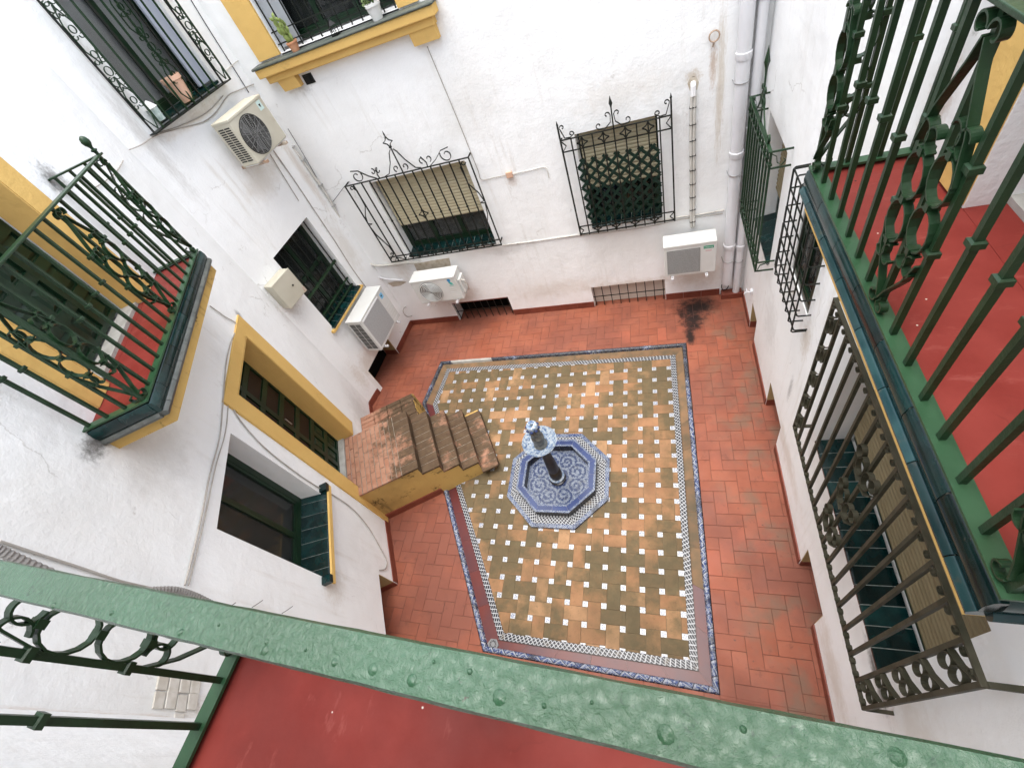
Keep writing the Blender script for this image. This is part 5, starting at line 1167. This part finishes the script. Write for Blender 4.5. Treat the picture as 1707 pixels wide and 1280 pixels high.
P = smooth_path(onpath('L1', [(-30, 900), (0, 918), (60, 945), (130, 975), (180, 990), (220, 990), (250, 985), (290, 984), (320, 992), (350, 1006), (370, 1016)], .06), 14)
t = thing('corrugated_tube', 'thick grey corrugated conduit snaking along the slanted wall', 'conduit', 'L1', P[-1][0], .06, P[-1][2])
part(M().tube(P, [.021 if k % 2 else .026 for k in range(len(P))], 10), 'tube', MAT['conduit'], t, smooth=False)
for k, (u, v) in enumerate(((375, 1012), (420, 1008), (470, 1018))):
    cable('L1', [(u, v + 4, .02), (u + 8, v - 1, .03), (u + 18, v - 8, .04)], .0025, ('black wire end curling off the corrugated conduit', 'black wire end between two other wire ends on the slanted wall', 'black wire end farthest from the corrugated conduit')[k], MAT['blackplastic'], name='wire_end', cat='wire')
# meter box
mb = [loc('LS', 443, 475, .02), loc('LS', 507, 487, .1)]
t = thing('meter_box', 'cream electric meter box with a chipped rusty corner', 'box', 'LS', -.10, .1, 2.42)
part(M().box(-.28, .10, -.16, -.0012, 2.42, 2.82), 'case', MAT['accream'], t, bevel=.012); part(M().box(-.285, .105, -.178, -.1612, 2.415, 2.825), 'lid', MAT['accream'], t, bevel=.008)
part(M().lathe([(.012, 0), (.012, .012), (.004, .014)], (0, 0, 0), 10), 'lock', MAT['blackplastic'], t); lk = C.objects[-1] if False else [c for c in t.children if c.name.startswith('lock')][0]; lk.rotation_euler = (math.pi / 2, 0, 0); lk.location = Vector((-.02, -.178, 2.62)) - Vector(ORG[t.name])
part(M().box(.06, .1055, -.1785, -.15, 2.414, 2.49), 'rust_patch', MAT['rust'], t)
cable('LS', [(421, 470), (440, 500), (470, 522)], .006, 'white cable leaving the meter box', MAT['cablew'])
wallpart(M().box(2.955, 3.045, -.035, -.001, 2.61, 2.69), 'junction_box', MAT['pinkclay'], 'tiny square tan junction box between the two lower grilles', 'box', 'B', (3.0, .0, 2.61), bevel=.004)
wallpart(M().box(.76, .90, -.012, -.001, 4.34, 4.45).box(.79, .86, -.022, -.0125, 4.355, 4.435), 'junction_box', MAT['blackplastic'], 'small open black socket under the yellow sill', 'box', 'B', (.83, .0, 4.34))
m = M().tube([(5.58 + .05 * math.cos(2 * math.pi * k / 14), -.03, 3.62 + .05 * math.sin(2 * math.pi * k / 14)) for k in range(15)], .008, 6).tube([(5.58, -.03, 3.57), (5.57, -.002, 3.52)], .01, 6)
wallpart(m, 'wall_ring', MAT['rust'], 'rusty iron ring fixed high beside the thick downpipe', 'ring', 'B', (5.58, .0, 3.55))
m = M().box(.66, .72, -.03, -.001, .60, .66).tube([(.69, -.03, .63), (.69, -.09, .63), (.69, -.10, .60)], .012, 8).tube([(.65, -.075, .655), (.73, -.075, .655)], .008, 6)
wallpart(m, 'tap', MAT['pvc'], 'small white tap on the wall above a low cellar opening', 'tap', 'R', (.69, .0, .60))
cable('L2', [(690, 500, .05), (700, 510, .1), (694, 522, .12), (680, 528, .1), (672, 520, .1), (676, 512, .1), (688, 520, .1)], .009, 'tangle of pale hose beside the floor-level unit', MAT['cable'], .05)
# ================================================================ pots and plants
def pot(name, w, x, d, z, r, h, mat, label, cat='pot', rim=True):
    t = thing(name, label, cat, w, x, d, z); R = r
    part(M().lathe([(r * .68, 0), (r * .97, h * .82), (r * 1.06, h * .83), (r * 1.06, h), (r * .93, h), (r * .88, h * .86), (.01, h * .86)] if rim else [(r * .6, 0), (r, h), (r * .92, h), (r * .85, h * .88), (.01, h * .88)], (x, -d, z), 20), 'body', mat, t, smooth=True)
    part(M().lathe([(r * .86, h * .865), (.01, h * .875)], (x, -d, z), 16), 'soil', MAT['soil'], t); return t
t = pot('plant_pot', 'B', .93, .075, 4.7005, .065, .10, MAT['terracotta'], 'prickly cactus in a small terracotta pot on the yellow window sill', 'potted plant')
rp = random.Random(5); base = (.93, -.075, 4.79)
def pad(c, dr, l, wd):
    dv = Vector(dr).normalized(); u = dv.cross(Vector((0, 1, 0))).normalized(); v = dv.cross(u); rings = []
    for k in range(6):
        s = k / 5; a = max(.08, math.sin(math.pi * (.12 + .86 * s))) * wd
        rings.append([Vector(c) + dv * l * s + u * a * math.cos(q * math.pi / 4) + v * a * .35 * math.sin(q * math.pi / 4) for q in range(8)])
    return M().loft(rings), Vector(c) + dv * l
for k in range(5):
    c = Vector((base[0] + rp.uniform(-.03, .03), base[1] + rp.uniform(-.02, .02), base[2]))
    for s in range(3):
        m, c2 = pad(c, (rp.uniform(-.35, .25), rp.uniform(-.3, .1), 1), rp.uniform(.07, .11), rp.uniform(.022, .032)); part(m, 'stem', MAT['cactus'], t, smooth=True)
        if rp.random() < .8: mm, _ = pad(c2 - Vector((0, 0, .02)), (rp.uniform(-1, 1), rp.uniform(-.4, .2), .6), .06, .020); part(mm, 'stem', MAT['cactus'], t, smooth=True)
        c = c2 - Vector((0, 0, .008))
t = pot('plant_pot', 'B', 2.12, .085, 4.7005, .085, .15, MAT['acwhite'], 'white glazed pot with small leaves on the yellow window sill', 'potted plant')
for k in range(26):
    a = rp.uniform(0, 6.28); r = rp.uniform(.01, .09); c = (2.12 - .04 + r * math.cos(a), -.085 + r * .7 * math.sin(a), 4.83 + rp.uniform(0, .12)); m, _ = pad(c, (rp.uniform(-1, 1), rp.uniform(-1, 1), rp.uniform(.1, 1)), .045, .014); part(m, 'leaf', MAT['leaf'], t)
t = thing('lantern', 'small black candle lantern on the yellow window sill', 'lantern', 'B', 1.53, .07, 4.7005)
part(M().box(1.49, 1.57, -.11, -.03, 4.7005, 4.715), 'base', MAT['blackplastic'], t)
for a, b in ((1.495, -.105), (1.56, -.105), (1.495, -.04), (1.56, -.04)): part(M().box(a, a + .006, b, b + .006, 4.7152, 4.80), 'post', MAT['blackplastic'], t)
part(M().lathe([(.055, 4.801), (.02, 4.84), (.012, 4.86), (.001, 4.865)], (1.53, -.07, 0), 4), 'roof', MAT['blackplastic'], t)
pot('clay_pot', 'L2', -1.08, .045, 4.776, .105, .25, MAT['pinkclay'], 'tall pale clay pot standing inside the upper grille')
t = thing('lantern', 'small white glass lantern inside the upper grille', 'lantern', 'L2', -1.55, .06, 4.776)
part(M().lathe([(.05, 4.776), (.06, 4.90)], (-1.55, -.06, 0), 6), 'glass', simple('milky_glass', (.55, .62, .58), (.30, .40, .36), 20, .2), t); part(M().lathe([(.07, 4.9005), (.03, 4.95), (.01, 4.97)], (-1.55, -.06, 0), 6), 'cap', MAT['acwhite'], t)
